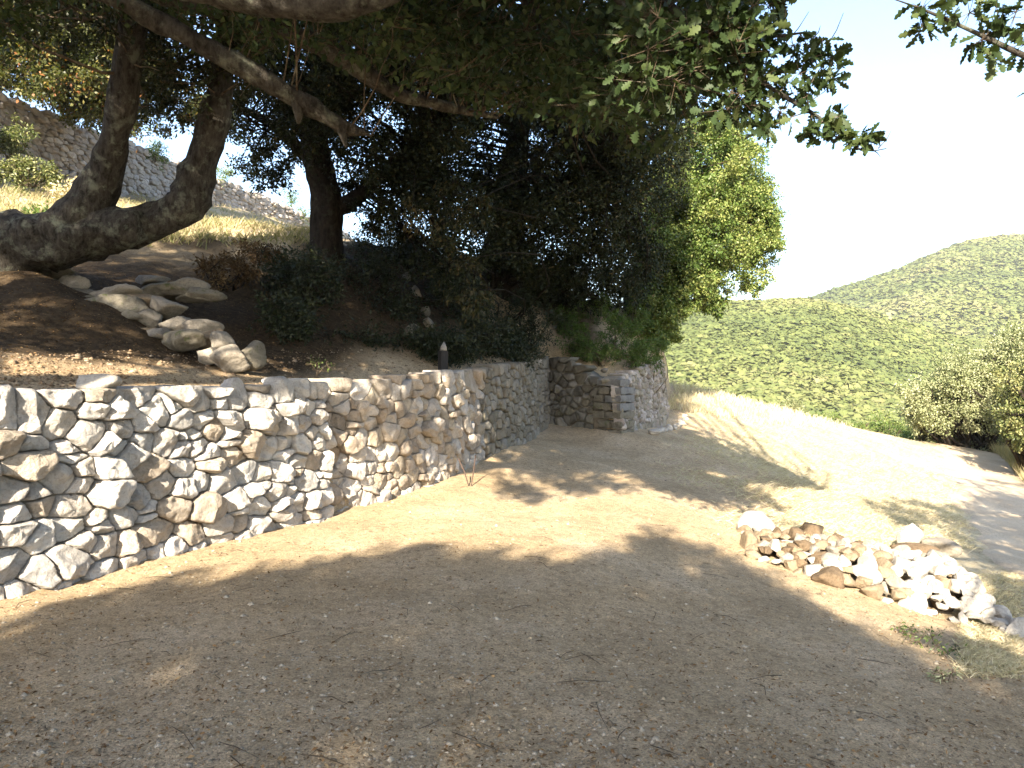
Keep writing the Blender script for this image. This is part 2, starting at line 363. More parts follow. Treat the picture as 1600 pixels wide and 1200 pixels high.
# ------------------------------------------------------------------ hills and their woods
def unit(v): return v/np.maximum(np.linalg.norm(v, axis=-1, keepdims=True), 1e-9)
def ico(sub=1):
    g = (1+5**.5)/2
    v = [(-1, g, 0), (1, g, 0), (-1, -g, 0), (1, -g, 0), (0, -1, g), (0, 1, g), (0, -1, -g), (0, 1, -g), (g, 0, -1), (g, 0, 1), (-g, 0, -1), (-g, 0, 1)]
    f = [(0, 11, 5), (0, 5, 1), (0, 1, 7), (0, 7, 10), (0, 10, 11), (1, 5, 9), (5, 11, 4), (11, 10, 2), (10, 7, 6), (7, 1, 8), (3, 9, 4), (3, 4, 2), (3, 2, 6), (3, 6, 8), (3, 8, 9), (4, 9, 5), (2, 4, 11), (6, 2, 10), (8, 6, 7), (9, 8, 1)]
    v = [np.array(p)/np.linalg.norm(p) for p in v]
    for _ in range(sub):
        c = {}; nf = []
        def mid(a, b_):
            k = (min(a, b_), max(a, b_))
            if k not in c:
                p = v[a]+v[b_]; v.append(p/np.linalg.norm(p)); c[k] = len(v)-1
            return c[k]
        for a, b2, d in f:
            x, y, z = mid(a, b2), mid(b2, d), mid(d, a); nf += [(a, x, z), (b2, y, x), (d, z, y), (x, y, z)]
        f = nf
    return np.array(v), np.array(f)
ICO1, ICO2, ICO3 = ico(1), ico(2), ico(3)

m, t, b, o = new_mat("hill_scrub"); co = nd(t, "ShaderNodeTexCoord").outputs["Object"]
n1 = noise_tex(t, .02, 8, .7, co)
t.links.new(ramp(t, [(0.35, (0.10, 0.122, 0.04)), (0.65, (0.14, 0.15, 0.056))], n1.outputs[0]).outputs[0], b.inputs["Base Color"])
b.inputs["Roughness"].default_value = 1; b.inputs["Specular IOR Level"].default_value = 0
M_hill = m
def hill(name, label, prof, r0, r1, z0, rb, seed, na=220, nr=90):
    """a ridge seen under the angles of prof (pixel column, pixel row of its crest) at distance r1, rising from z0 at r0, falling away to rb"""
    xs = np.array([p[0] for p in prof], float); ys = np.array([p[1] for p in prof], float)
    T = np.linspace(xs[0], xs[-1], na); tt = (T-800)/F
    crest = 1.6+(575-np.interp(T, xs, ys))/F*r1
    U = np.linspace(0, 1, nr); V = []
    for u in U:
        if u <= .7:
            k = u/.7; d = r0+(r1-r0)*k; z = z0+(crest-z0)*(k**0.9)
        else:
            k = (u-.7)/.3; d = r1+(rb-r1)*k; z = crest-(crest-z0)*k*k
        V.append(np.stack([tt*d, np.full(na, d), z], 1))
    V = np.array(V).reshape(-1, 3)
    uu = np.repeat(np.minimum(U/.7, 1), na)
    V[:, 2] += fbm(np.hstack([V[:, :2], V[:, :1]*0])*0.012, 4, seed)*r1*0.022*np.sin(np.pi*np.clip(uu, 0, 1))
    i = np.arange(na*nr).reshape(nr, na)
    o = mesh(name, V, np.stack([i[:-1, :-1], i[:-1, 1:], i[1:, 1:], i[1:, :-1]], 2).reshape(-1, 4), M_hill, smooth=True)
    tag(o, label, "hill", kind="structure")
    return V.reshape(nr, na, 3)
def wood(name, label, grid, n, size, px0, px1, seed, umax=.74):
    rng = np.random.default_rng(seed); nr, na, _ = grid.shape
    g = grid[:int(nr*umax)]; nr = len(g)
    # area-weighted sampling inside the wanted columns
    q = g[:-1, :-1]; area = np.linalg.norm(np.cross(g[1:, :-1]-q, g[:-1, 1:]-q), axis=2)
    cx = 800+F*q[:, :, 0]/q[:, :, 1]; wgt = area*((cx > px0) & (cx < px1)); wgt = (wgt/wgt.sum()).ravel()
    k = rng.choice(len(wgt), n, p=wgt); a, b2 = np.divmod(k, na-1); f1, f2 = rng.random((2, n, 1))
    c = g[a, b2]*(1-f1)*(1-f2)+g[a+1, b2]*f1*(1-f2)+g[a, b2+1]*(1-f1)*f2+g[a+1, b2+1]*f1*f2
    nv = 18; s = size*rng.choice([.7, 1, 1.5], n, p=[.4, .45, .15]).reshape(n, 1, 1)*rng.uniform(.7, 1.2, (n, 1, 1))
    nr = rng.normal(0, 1, (n, nv, 3)); nr[:, :, 2] = np.abs(nr[:, :, 2])*.9+.1; nr = unit(nr); q0 = c[:, None]+nr*s*np.array([1, 1, .6])*rng.uniform(.75, 1.05, (n, nv, 1))
    fn = unit(nr*.6+np.array([0, -.15, .7])+rng.normal(0, .3, (n, nv, 3))); e1 = unit(np.cross(fn, rng.normal(0, 1, (n, nv, 3)))); e2 = np.cross(fn, e1); w_ = s*.43*rng.uniform(.6, 1.2, (n, nv, 1))
    V = np.stack([q0+e1*w_, q0+e2*w_*.8, q0-e1*w_, q0-e2*w_*.8], 2).reshape(-1, 3); Fc = np.arange(n*nv*4).reshape(-1, 4)
    big = fbm(c*0.012, 4, seed)*.42
    tint = np.repeat(np.clip(.45+big+rng.normal(0, .15, n), 0, 1), nv*4)+np.repeat(rng.normal(0, .07, n*nv), 4)
    o = mesh(name, V, Fc, M_forest, attrs={"tint": np.clip(tint, 0, 1)})
    tag(o, label, "forest", kind="stuff")
g1 = hill("hill", "lower wooded hill across the valley", [(700, 560), (900, 500), (1040, 480), (1140, 474), (1200, 471), (1262, 469), (1330, 482), (1420, 508), (1520, 536), (1600, 552), (1800, 590)], 110, 380, -46, 620, 3)
g2 = hill("hill", "higher rounded hill rising behind the lower hill on the right", [(300, 560), (900, 545), (1140, 510), (1262, 470), (1330, 446), (1400, 424), (1450, 402), (1490, 385), (1530, 373), (1570, 369), (1620, 367), (1750, 380), (2100, 430)], 420, 820, -40, 1300, 7)
wood("forest", "dense scrubby wood covering the lower hill across the valley", g1, 32000, 1.85, 960, 1680, 5)
wood("forest", "dense wood covering the higher rounded hill on the right", g2, 24000, 3.5, 1150, 1700, 6)
# the far land all round, down in the valley and out to the horizon
rr = np.concatenate([np.linspace(62, 120, 12), np.geomspace(130, 4500, 22)]); aa = np.linspace(-math.pi, math.pi, 97)
VV = []
for r_ in rr:
    for a in aa:
        x, y = r_*math.sin(a), r_*math.cos(a)
        down = 0.5+0.5*math.cos(a-R(25)); k = min(1, (r_-62)/60)
        z = -16-34*k*down+(1-down)*(18+8*k)-(r_ > 1500)*10
        VV.append((x, y, z))
ni, nj = len(rr), len(aa); ii = np.arange(ni*nj).reshape(ni, nj)
far = mesh("valley", VV, np.stack([ii[:-1, :-1], ii[1:, :-1], ii[1:, 1:], ii[:-1, 1:]], 2).reshape(-1, 4), M_hill, smooth=True)
tag(far, "green valley land below the bank and out to the horizon", "valley", kind="structure")

# ------------------------------------------------------------------ dry-stone walls
def path_frame(pts, n=400):
    p = smooth_path(pts, n, 2); s = np.concatenate([[0], np.cumsum(np.linalg.norm(np.diff(p, axis=0), axis=1))])
    tg = np.gradient(p, axis=0); tg /= np.linalg.norm(tg, axis=1)[:, None]
    nrm = np.stack([tg[:, 1], -tg[:, 0]], 1)        # to the right of the heading: the visible face
    def f(u):
        return np.stack([np.interp(u, s, p[:, 0]), np.interp(u, s, p[:, 1])], -1), np.stack([np.interp(u, s, nrm[:, 0]), np.interp(u, s, nrm[:, 1])], -1)
    return f, s[-1]
def stone_wall(name, mats, pts, zb, zt, cw, ch, pal, seed, bulge=.06, prot=.05, gap=.0025, batter=.06, rounding=110, M_=40, rings=(0, .28, .52, .72, .86, .95, 1.0), wvar=.9,
               core=(0.27, 0.24, 0.195), depth=.16, topdepth=.36, topjit=.045, skip=None, facets=5, sizegrad=None, rough=.010, back=.5, trim=(0, 0), slant=.34, steep=2.6):
    """zb, zt: functions of s giving the foot and the top of the wall; returns its mesh builder"""
    rng = np.random.default_rng(seed); f, L = path_frame(pts); mb = MB()
    # seeds: uneven courses of uneven stones
    S = []; rowtop = []
    v = -ch*.4; ri = 0; hmax = max(zt(s)-zb(s) for s in np.linspace(0, L, 20))
    while v < hmax+ch*.6:
        hh = ch*rng.uniform(.75, 1.3); u = -cw*rng.uniform(0, 1)
        while u < L+cw:
            k = sizegrad(u/L) if sizegrad else 1.0
            w = cw*k*rng.choice([.4, .65, .9, 1.15, 1.5], p=[.16, .22, .26, .22, .14]); 
            if rng.random() < .16: # two small stones one over the other
                S.append((u+w/2, v+hh*.25+rng.normal(0, .03*ch), .6)); S.append((u+w/2+rng.normal(0, .1*w), v+hh*.78, .6))
            else:
                S.append((u+w/2, v+hh/2+rng.normal(0, .28*ch), 1.0))
            u += w
        v += hh; ri += 1
    S = np.array(S); tops = np.array([zt(min(max(a, 0), L))-zb(min(max(a, 0), L)) for a in S[:, 0]])+rng.uniform(-topjit, topjit, len(S)); kp = S[:, 1] < tops-ch*.28; S = S[kp]; tops = tops[kp]
    an = ch/cw*1.15                                  # courses: stones wider than high
    q = S[:, :2]*np.array([an, 1.0]); wt = (S[:, 2]-.8)*wvar*ch*ch*.5+rng.normal(0, .06*ch*ch, len(S))
    th = np.linspace(0, 2*math.pi, M_, endpoint=False)
    for i in range(len(S)):
        u0, v0 = S[i, :2]
        if u0 < -.02 or u0 > L+.02: continue
        b0, t0 = zb(u0), zt(u0); top = tops[i]
        if v0 < -ch*.45: continue
        if skip and skip(u0, v0): continue
        d = q-q[i]; dd = np.hypot(d[:, 0], d[:, 1]); nb = np.where((dd > 1e-6) & (dd < 3.2*ch))[0]
        nb = nb[np.argsort(dd[nb])[:16]]
        nrm = []; off = []
        for j in nb:
            D = dd[j]; dist = D/2+(wt[i]-wt[j])/(2*D)
            nn = d[j]/D
            # half plane nn.(q-qi) <= dist, back in metres
            g = np.array([nn[0]*an, nn[1]]); gl = np.hypot(*g); nrm.append(g/gl); off.append(dist/gl-gap)
        nrm.append(np.array([0, 1.])); off.append(top-v0)
        nrm.append(np.array([1., 0])); off.append(L+.0-u0+.01); nrm.append(np.array([-1., 0])); off.append(u0+.01)
        nrm = np.array(nrm); off = np.maximum(np.array(off), .018)
        ct = np.stack([np.cos(th), np.sin(th)], 1)@nrm.T
        inv = np.where(ct > 1e-3, ct/off, 0); r = (inv**rounding).sum(1)**(-1/rounding)
        r = np.minimum(r, .6)*(1+.025*rng.normal(0, 1, M_))
        rm = r.mean(); o0 = max(rng.normal(.008, prot*.5), -.012)
        is_top = v0 > top-ch*1.05
        tilt = rng.normal(0, slant, (facets, 2)); tilt[0] = rng.normal(0, .14, 2); a0 = bulge*rng.uniform(.6, 1.3, facets)
        a0[0] = bulge*rng.uniform(.7, 1.0)
        V = []
        for rho in rings:
            p = np.stack([np.cos(th)*r*rho, np.sin(th)*r*rho], 1) if rho > 0 else np.zeros((1, 2))
            out = np.min(np.stack([a0[k]+p@tilt[k] for k in range(facets)], 0), 0); out = np.maximum(out, .014+.25*np.minimum(out, 0))
            rim = (1-rho)*rm*steep-.018
            kq = 220.0; out = -np.log(np.exp(-kq*out)+np.exp(-kq*np.full_like(out, rim)))/kq   # soft minimum
            V.append(np.hstack([p, (o0+out)[:, None]]))
        dp = topdepth if is_top else depth
        p = np.stack([np.cos(th)*r, np.sin(th)*r], 1)
        V.append(np.hstack([p*1.0, np.full((M_, 1), o0-.075)])); V.append(np.hstack([p*.93, np.full((M_, 1), -dp)]))
        nr_ = len(V)-1; V = np.vstack(V)
        V[:, :2] += (S[i, :2])
        nq = np.stack([V[:, 0], V[:, 1], V[:, 2]], 1)
        V[:, 2] += rough*fbm(nq*13+seed*3.1+i*.37, 4, seed)*1.25
        V[:, :2] += rough*.5*np.stack([vnoise(nq*16+9.1, seed+1), vnoise(nq*16+21.7, seed+2)], 1)
        pos, nm = f(np.clip(V[:, 0], 0, L)); out = V[:, 2]-batter*V[:, 1]
        foot = zb(u0)
        Wd = np.column_stack([pos+nm*out[:, None], foot+V[:, 1]])
        tri = np.stack([np.zeros(M_, int), 1+np.arange(M_), 1+(np.arange(M_)+1) % M_], 1)
        qd = []
        for k in range(nr_-1+0):
            a = 1+k*M_+np.arange(M_); b2 = 1+k*M_+(np.arange(M_)+1) % M_
            qd.append(np.stack([a, a+M_, b2+M_, b2], 1))
        c0 = np.array(pal[rng.choice(len(pal), p=None)][:3])*rng.uniform(.82, 1.14)
        mb.add(Wd, [tri, np.vstack(qd)], col=c0)
    # earth core
    us = np.linspace(trim[0], L-trim[1], 120); pos, nm = f(us); zb_ = np.array([zb(s) for s in us]); zt_ = np.array([zt(s) for s in us]); hgt = zt_-zb_
    ring = []
    for dz, out in ((-.4, -.034), (1, -.036), (1, -back), (-.4, -back)):
        zz = zb_+dz if dz < 0 else zt_-.10
        oo = out-batter*(hgt if dz > 0 else 0)
        ring.append(np.column_stack([pos+nm*np.reshape(oo*np.ones(len(us)), (-1, 1)), zz]))
    V = np.stack(ring, 1).reshape(-1, 3); k = np.arange(len(us)-1)*4
    fc = [np.stack([k+a, k+4+a, k+4+(a+1) % 4, k+(a+1) % 4], 1) for a in range(4)]
    fc.append(np.array([[0, 1, 2, 3], [4*(len(us)-1)+3, 4*(len(us)-1)+2, 4*(len(us)-1)+1, 4*(len(us)-1)]]))
    mb.add(V, [np.vstack(fc)], col=np.array(core))
    return mb
def lin(L, *kn):
    ks = [k*L for k, _ in kn]; vs = [v for _, v in kn]
    return lambda s: float(np.interp(s, ks, vs))
def plen(pts): return path_frame(pts)[1]
pale = [(.47, .44, .40), (.50, .475, .44), (.42, .395, .36), (.48, .45, .415), (.44, .425, .40), (.53, .505, .465), (.41, .375, .33), (.47, .44, .405), (.39, .335, .27)]
tan_ = [(.46, .40, .33), (.40, .335, .265), (.50, .455, .40), (.36, .30, .235), (.45, .41, .36), (.54, .50, .455), (.41, .35, .27)]
drab = [(.25, .22, .17), (.22, .195, .15), (.275, .245, .195), (.235, .20, .15), (.29, .265, .225)]
dark = [(.16, .15, .125), (.20, .19, .16), (.13, .12, .10), (.18, .16, .12), (.23, .215, .185)]
pink = [(.44, .39, .34), (.38, .33, .28), (.48, .43, .39), (.34, .29, .25), (.42, .38, .35)]
L1 = plen(W1)
w = stone_wall("retaining_wall", M_wall, W1, lin(L1, (0, -.02), (1, 0)), lin(L1, (0, 1.47), (1, 1.47)), .30, .19, pale, 11, bulge=.075, prot=.12, slant=.48, steep=3.8, M_=48, rings=(0, .2, .4, .58, .72, .83, .91, .96, 1.0),
               batter=.05, sizegrad=lambda k: 1.2-.42*k, rough=.014)
tag(w.build("retaining_wall", M_wall), "nearest retaining wall, rough whitish blocks stacked dry, at the left edge", "stone wall", "retaining walls along the terrace")
L2 = plen(W2)
w = stone_wall("retaining_wall", M_wall, W2, lin(L2, (0, 0), (1, .10)), lin(L2, (0, 1.44), (.5, 1.50), (1, 1.57)), .25, .185, tan_, 12, bulge=.056, prot=.08, M_=40, batter=.04, rough=.012, slant=.45, steep=6, rounding=110, gap=.0015)
tag(w.build("retaining_wall", M_wall), "middle retaining wall of tan and grey stones, set back behind the whitish wall's end", "stone wall", "retaining walls along the terrace")
L3 = plen(W3B)
w = stone_wall("retaining_wall", M_wall_old, W3B, lin(L3, (0, .08), (.5, .22), (1, .38)), lin(L3, (0, 1.60), (.1, 1.66), (.6, 1.72), (1, 1.86)), .24, .15, drab, 13, bulge=.04, prot=.02, M_=18, batter=.03, rounding=24, gap=.004, slant=.15)
tag(w.build("retaining_wall", M_wall_old), "curved drab brown wall with tight joints running up to the granite pier", "stone wall", "retaining walls along the terrace")
LF = plen(PIER_F)
pier = root_at("stone_pier", (1.5, 16.7, .3), "dark squared stone pier with pale granite corner blocks, below the green bracken", "stone pier")
w = stone_wall("wall", M_mossy, PIER_F, lin(LF, (0, .38), (1, .25)), lin(LF, (0, 1.84), (.3, 1.78), (.5, 1.58), (.62, 1.40), (1, 1.36)), .25, .19, dark, 14, bulge=.04, prot=.03, M_=20, batter=.02, rounding=26, gap=.010, wvar=.5, slant=.15, trim=(0, .45),
               skip=lambda u, v: u > LF*.66)
w.build("wall", M_wall_old, pier)
LS = plen(PIER_S)
w = stone_wall("side_wall", M_wall_old, PIER_S, lin(LS, (0, .25), (.6, .23), (1, .28)), lin(LS, (0, 1.36), (.25, 1.56), (.5, 1.75), (1, 1.82)), .19, .13, [tuple(np.array(c)*1.25) for c in drab]+pink, 15, bulge=.05, prot=.05, M_=16, batter=.10, trim=(.6, 0))
w.build("side_wall", M_wall_old, pier)
def block(mb, c, ax, size, seed, col=None, rough=.022, bev=.022):
    """a rough-hewn block: subdivided box with worn edges"""
    n = 7; rng = np.random.default_rng(seed); V = []; Fc = []
    g = np.linspace(-1, 1, n); base = 0
    for axn in range(3):
        for sgn in (-1, 1):
            A, B = np.meshgrid(g, g); pts = np.zeros((n*n, 3)); o1, o2 = [k for k in range(3) if k != axn]
            pts[:, axn] = sgn; pts[:, o1] = A.ravel(); pts[:, o2] = B.ravel(); ix = np.arange(n*n).reshape(n, n)+base
            q = np.stack([ix[:-1, :-1], ix[:-1, 1:], ix[1:, 1:], ix[1:, :-1]], 2).reshape(-1, 4)
            flip = (sgn > 0) == (axn == 1); Fc.append(q[:, ::-1] if flip else q); V.append(pts); base += n*n
    V = np.vstack(V); hs = np.array(size)/2
    q = V*hs; qi = np.clip(q, -(hs-bev), hs-bev); d = q-qi; dl = np.linalg.norm(d, axis=1, keepdims=True)
    q = qi+d/np.maximum(dl, 1e-9)*bev*(dl > 1e-9)
    q += rough*np.stack([vnoise(q*13+seed*5.7+k*31, seed) for k in range(3)], 1)
    e1 = np.array([ax[0], ax[1], 0]); e2 = np.array([-ax[1], ax[0], 0]); e3 = np.array([0, 0, 1.])
    Wd = np.array(c)+q[:, :1]*e1+q[:, 1:2]*e2+q[:, 2:]*e3
    mb.add(Wd, [np.vstack(Fc)])
axf = np.array([2.30-.82, 16.0-17.3]); axf /= np.hypot(*axf); corner = np.array([2.30, 16.0])
rows = [(1.375, .16, [(0, .62)]), (1.205, .165, [(0, .27), (.285, .30)]), (1.035, .16, [(0, .42), (.45, .26)]), (.865, .165, [(0, .23), (.26, .46)]), (.69, .17, [(0, .40), (.42, .32)]), (.50, .18, [(0, .26), (.3, .3)]), (.31, .19, [(0, .36), (.38, .25)])]
kb = 0
for zt_, hh, bl in rows:
    for j, (off, wd) in enumerate(bl):
        dep = .55 if (j == 0 and kb % 2) else .36
        c2 = corner-axf*(off+wd/2)+np.array([-axf[1], axf[0]])*(dep/2-.05)
        mb = MB(); block(mb, (c2[0], c2[1], zt_-hh/2), axf, (wd-.015, dep, hh-.014), 40+kb)
        oo = mb.build("granite_block", M_granite if (j == 0 and zt_ > .8 and kb not in (2,)) or kb == 0 else M_mossy, pier)
        if kb == 0: oo["label"] = "long pale granite capping block at the pier corner"
        kb += 1
# ruined wall on the slope above
UW = [P(-160, 300, 17)[:2], P(0, 270, 23.5)[:2], P(130, 300, 27)[:2], P(250, 315, 32)[:2], P(380, 345, 38)[:2], P(510, 375, 46)[:2], P(560, 380, 52)[:2]]
LU = plen(UW); fU, _ = path_frame(UW)
us = np.linspace(0, LU, 60); zz = RU(fU(us)[0]); pxs = 800+F*fU(us)[0][:, 0]/fU(us)[0][:, 1]
toprow = np.interp(pxs, [-160, 0, 60, 130, 200, 300, 400, 490, 560], [100, 148, 172, 196, 222, 262, 302, 340, 372])
ztop = 1.6+(575-toprow)/F*fU(us)[0][:, 1]
w = stone_wall("ruined_wall", M_wall, UW, lambda s: float(np.interp(s, us, zz))-.25, lambda s: float(np.interp(s, us, np.maximum(ztop, zz+.3))), .42, .16, pink, 16, steep=5, slant=.42, bulge=.06, prot=.09, M_=14, rings=(0, .45, .75, .9, 1.0), batter=.05, topjit=.16, topdepth=.6, rough=.02)
tag(w.build("ruined_wall", M_wall), "long weathered rubble wall on the slope behind the forked tree", "stone wall")

# ------------------------------------------------------------------ loose stones
def rock(size, seed, sub=ICO3, planes=9, jag=.04):
    rng = np.random.default_rng(seed); v, f = sub
    n = rng.normal(0, 1, (planes, 3)); n /= np.linalg.norm(n, axis=1)[:, None]; d = rng.uniform(.5, .92, planes)
    ct = v@n.T; r = np.min(np.where(ct > .05, d/np.maximum(ct, .05), 9), axis=1); r = np.minimum(r, 1.2)
    V = v*r[:, None]; V *= (1+jag*fbm(V*2.6+seed*3.3, 3, seed))[:, None]
    return V*np.array(size)/2, f
def rotz(V, a, tilt=0, ta=0):
    c, s = math.cos(a), math.sin(a); V = V@np.array([[c, -s, 0], [s, c, 0], [0, 0, 1]]).T
    if tilt:
        k = np.array([math.cos(ta), math.sin(ta), 0]); c, s = math.cos(tilt), math.sin(tilt)
        V = V*c+np.cross(k, V)*s+np.outer(V@k, k)*(1-c)
    return V
def loose(name, c, size, a, mat, seed, label, group, cat="stone", tilt=0, sub=ICO3, jag=.045):
    V, f = rock(size, seed, sub, jag=jag); V = rotz(V, a, tilt, seed*1.7)
    o = mesh(name, V, f, mat); o.location = [float(x) for x in c]
    return tag(o, label, cat, group)
# the heap by the track
rng = np.random.default_rng(77)
A0, A1 = np.array([2.72, 8.55]), np.array([4.72, 8.05]); ua = (A1-A0)/np.linalg.norm(A1-A0); ub = np.array([-ua[1], ua[0]])
LH = np.linalg.norm(A1-A0)
hm = {}
def heap_h(u, v):
    # a long low mound, higher and wider towards the track
    k = u/LH; wv = .60+.46*k; return max(0, (.16+.22*k)*(1-abs(v/wv)**2.2)*min(1, (u+.15)/.3)*min(1, (LH+.22-u)/.3))
placed = []
named = [  # pixel column and row, lift, size, turn, material, label
    (1182, 831, .10, (.40, .36, .34), .3, M_white, "big cream boulder at the left end of the stone heap"),
    (1173, 857, .02, (.30, .27, .32), 1.2, M_tan, "squarish tan stone below the cream boulder at the heap's left end"),
    (1229, 867, .09, (.38, .28, .24), .6, M_white, "smooth cream stone leaning on small ones in the heap's left half"),
    (1298, 912, .04, (.33, .29, .28), .4, M_brown, "large dark brown angular stone at the foot of the heap's front"),
    (1280, 892, .12, (.28, .24, .24), 1.9, M_brown, "greyish brown stone resting on top of the dark angular stone"),
    (1396, 906, .18, (.62, .38, .28), -.3, M_white, "broad flat bright white slab in the middle of the heap"),
    (1430, 880, .20, (.60, .26, .24), -.2, M_brown, "long tawny slab over the black gap near the heap's top"),
    (1425, 853, .20, (.36, .26, .40), .2, M_white, "upright white stone standing on the heap's skyline"),
    (1470, 868, .20, (.50, .36, .28), -.2, M_grey, "rounded grey white boulder at the heap's upper right"),
    (1445, 915, .20, (.40, .34, .26), .5, M_tan, "pale tan boulder right of the broad white slab"),
    (1268, 836, .08, (.38, .26, .26), .9, M_brown, "brown wedge shaped stone on the heap's back edge"),
]
for k, (px, py, lift, sz, a, mt, lb) in enumerate(named):
    g0 = hit(px, py+lift*70); p = g0[:2]; d_ = p-A0; u, v = d_@ua, d_@ub; z = Hs(*p)+lift
    loose("loose_stone", (p[0], p[1], z), sz, a, mt, 300+k, lb, "stones heaped beside the track"); placed.append((u, v, max(sz)/2.4))
classes = {"w": (M_white, "white"), "t": (M_tan, "tan"), "b": (M_brown, "brown"), "g": (M_grey, "grey")}
n_h = 0; tries = 0
while n_h < 275 and tries < 30000:
    tries += 1
    u = rng.uniform(-.12, LH+.2); k = np.clip(u/LH, 0, 1); v = rng.uniform(-(.62+.46*k), .62+.46*k)
    big = rng.random(); s = (rng.uniform(.08, .14) if big < .55 else rng.uniform(.14, .22))*(1+.28*k)
    if any((u-a)**2+(v-b2)**2 < (.56*(s/2+rr_))**2 for a, b2, rr_ in placed): continue
    placed.append((u, v, s/2)); p = A0+ua*u+ub*v; hh = heap_h(u, v)
    pw = .18+.78*sstep(.45, .75, k) if v < .3 else .4
    cl = rng.choice(list("wtbg"), p=[pw, (1-pw)*.45, (1-pw)*.35*(1-.6*k), 1-pw-(1-pw)*.45-(1-pw)*.35*(1-.6*k)]); mt, cn = classes[cl]
    where = "left end" if k < .3 else ("middle" if k < .66 else "right end"); vr = "front foot" if v < -.3*(1+k*.6) else ("crown" if v < .3 else "back edge")
    sn = "small" if s < .16 else "medium sized"
    loose("loose_stone", (p[0], p[1], Hs(*p)+hh+s*.10), (s*rng.uniform(.9, 1.45), s*rng.uniform(.8, 1.05), s*rng.uniform(.65, .95)), rng.uniform(0, 6.3), mt, 500+n_h,
          f"{sn} {cn} stone on the {vr} of the heap's {where}", "stones heaped beside the track", tilt=rng.uniform(-.6, .6))
    n_h += 1
# a filling under the heap so that no ground shows through
for k in range(14):
    u = rng.uniform(.05, LH); v = rng.uniform(-.45, .45); hh = heap_h(u, v)
    if hh < .1: continue
    p = A0+ua*u+ub*v; s = rng.uniform(.2, .3)
    loose("loose_stone", (p[0], p[1], Hs(*p)+hh*.3), (s*1.2, s, s*.8), rng.uniform(0, 6), rng.choice([M_tan, M_brown]), 800+k, "brownish stone half buried inside the heap beside the track", "stones heaped beside the track", sub=ICO2)

# tumbled stones stepping down the terrace
steps = [  # px, py, depth, size, material, label
    (115, 443, 9.75, (.42, .3, .24), M_grey, "pale topmost stone of the tumbled row beside the forked tree"),
    (92, 424, 9.8, (.36, .3, .16), M_mossy, "mossy flat stone above the pale topmost one"),
    (130, 470, 9.6, (.46, .34, .3), M_mossy, "mossy grey boulder left of the large oval boulder"),
    (185, 459, 9.6, (.44, .3, .22), M_grey, "grey stone lying on the large oval boulder"),
    (178, 490, 9.4, (.66, .4, .36), M_mossy, "large oval greenish boulder in the tumbled stone row"),
    (227, 472, 9.6, (.28, .3, .24), M_tan, "brownish wedge between the oval boulder and the pale block"),
    (258, 482, 9.5, (.40, .3, .28), M_grey, "pale tapered block right of the brownish wedge"),
    (203, 498, 9.3, (.36, .3, .22), M_mossy, "dull stone tucked under the oval boulder's right side"),
    (236, 502, 9.3, (.26, .26, .22), M_grey, "small dark grey stone below the pale tapered block"),
    (218, 519, 9.1, (.32, .24, .12), M_tan, "thin tan slab at the lower edge of the tumbled row"),
    (252, 520, 9.1, (.36, .28, .16), M_grey, "low grey slab right of the thin tan slab"),
    (278, 510, 9.3, (.34, .28, .2), M_grey, "grey block in the middle of the tumbled row's lower course"),
    (314, 514, 9.3, (.36, .3, .18), M_grey, "long pale stone topping the lower course"),
    (290, 533, 9.1, (.56, .34, .24), M_mossy, "wide mossy block under the long pale stone"),
    (330, 530, 9.2, (.22, .26, .26), M_tan, "tan upright stone beside the pale rounded end stone"),
    (347, 534, 9.1, (.24, .26, .26), M_grey, "pale rounded stone at the right end of the upper courses"),
    (323, 555, 8.9, (.32, .26, .2), M_grey, "pale flat stone lowest in front of the tumbled row"),
    (358, 561, 8.8, (.36, .3, .26), M_grey, "pale triangular stone beside the dark cube shaped block"),
    (391, 555, 9.0, (.30, .3, .28), M_mossy, "dark cube shaped block at the right foot of the tumbled row"),
    (235, 441, 10.6, (.5, .4, .14), M_grey, "flat slab lying above the tumbled row"),
    (290, 449, 10.5, (.42, .36, .2), M_grey, "pale flat stone beside the slab above the tumbled row"),
    (270, 458, 10.4, (.7, .5, .2), M_mossy, "broad mossy ledge stone under the flat slab"),
    (310, 462, 10.3, (.5, .4, .2), M_mossy, "mossy ledge stone at the right of the upper slabs"),
]
for k, (px, py, d, sz, mt, lb) in enumerate(steps):
    c = P(px, py, d); loose("fallen_stone", c, (1.28*sz[0], 1.28*sz[1], 1.12*sz[2]), -.3+.5*math.sin(k*2.3), mt, 900+k, lb, "tumbled stones stepping down the terrace", tilt=.08*math.sin(k*1.3), jag=.07)
# rocks of the outcrop in the shade
for k, (px, py, d, s, lb) in enumerate([(636, 440, 15.4, .24, "topmost pale rock of the shaded outcrop behind the post"), (650, 463, 15.3, .27, "pale rock second from the top of the shaded outcrop"), (662, 492, 15.1, .24, "pale rock in the middle of the shaded outcrop"),
                                     (668, 512, 14.9, .26, "pale rock low in the shaded outcrop"), (674, 534, 14.7, .28, "lowest pale rock of the shaded outcrop"), (645, 528, 14.8, .3, "dull rock left of the lowest outcrop rock")]):
    c = hit(px, py)+np.array([0, 0, .05]); loose("fallen_stone", c, (s*.8, s*.9, s*1.1), k, M_grey if k in (1, 3) else M_mossy, 950+k, lb, "rocks of the shaded outcrop")
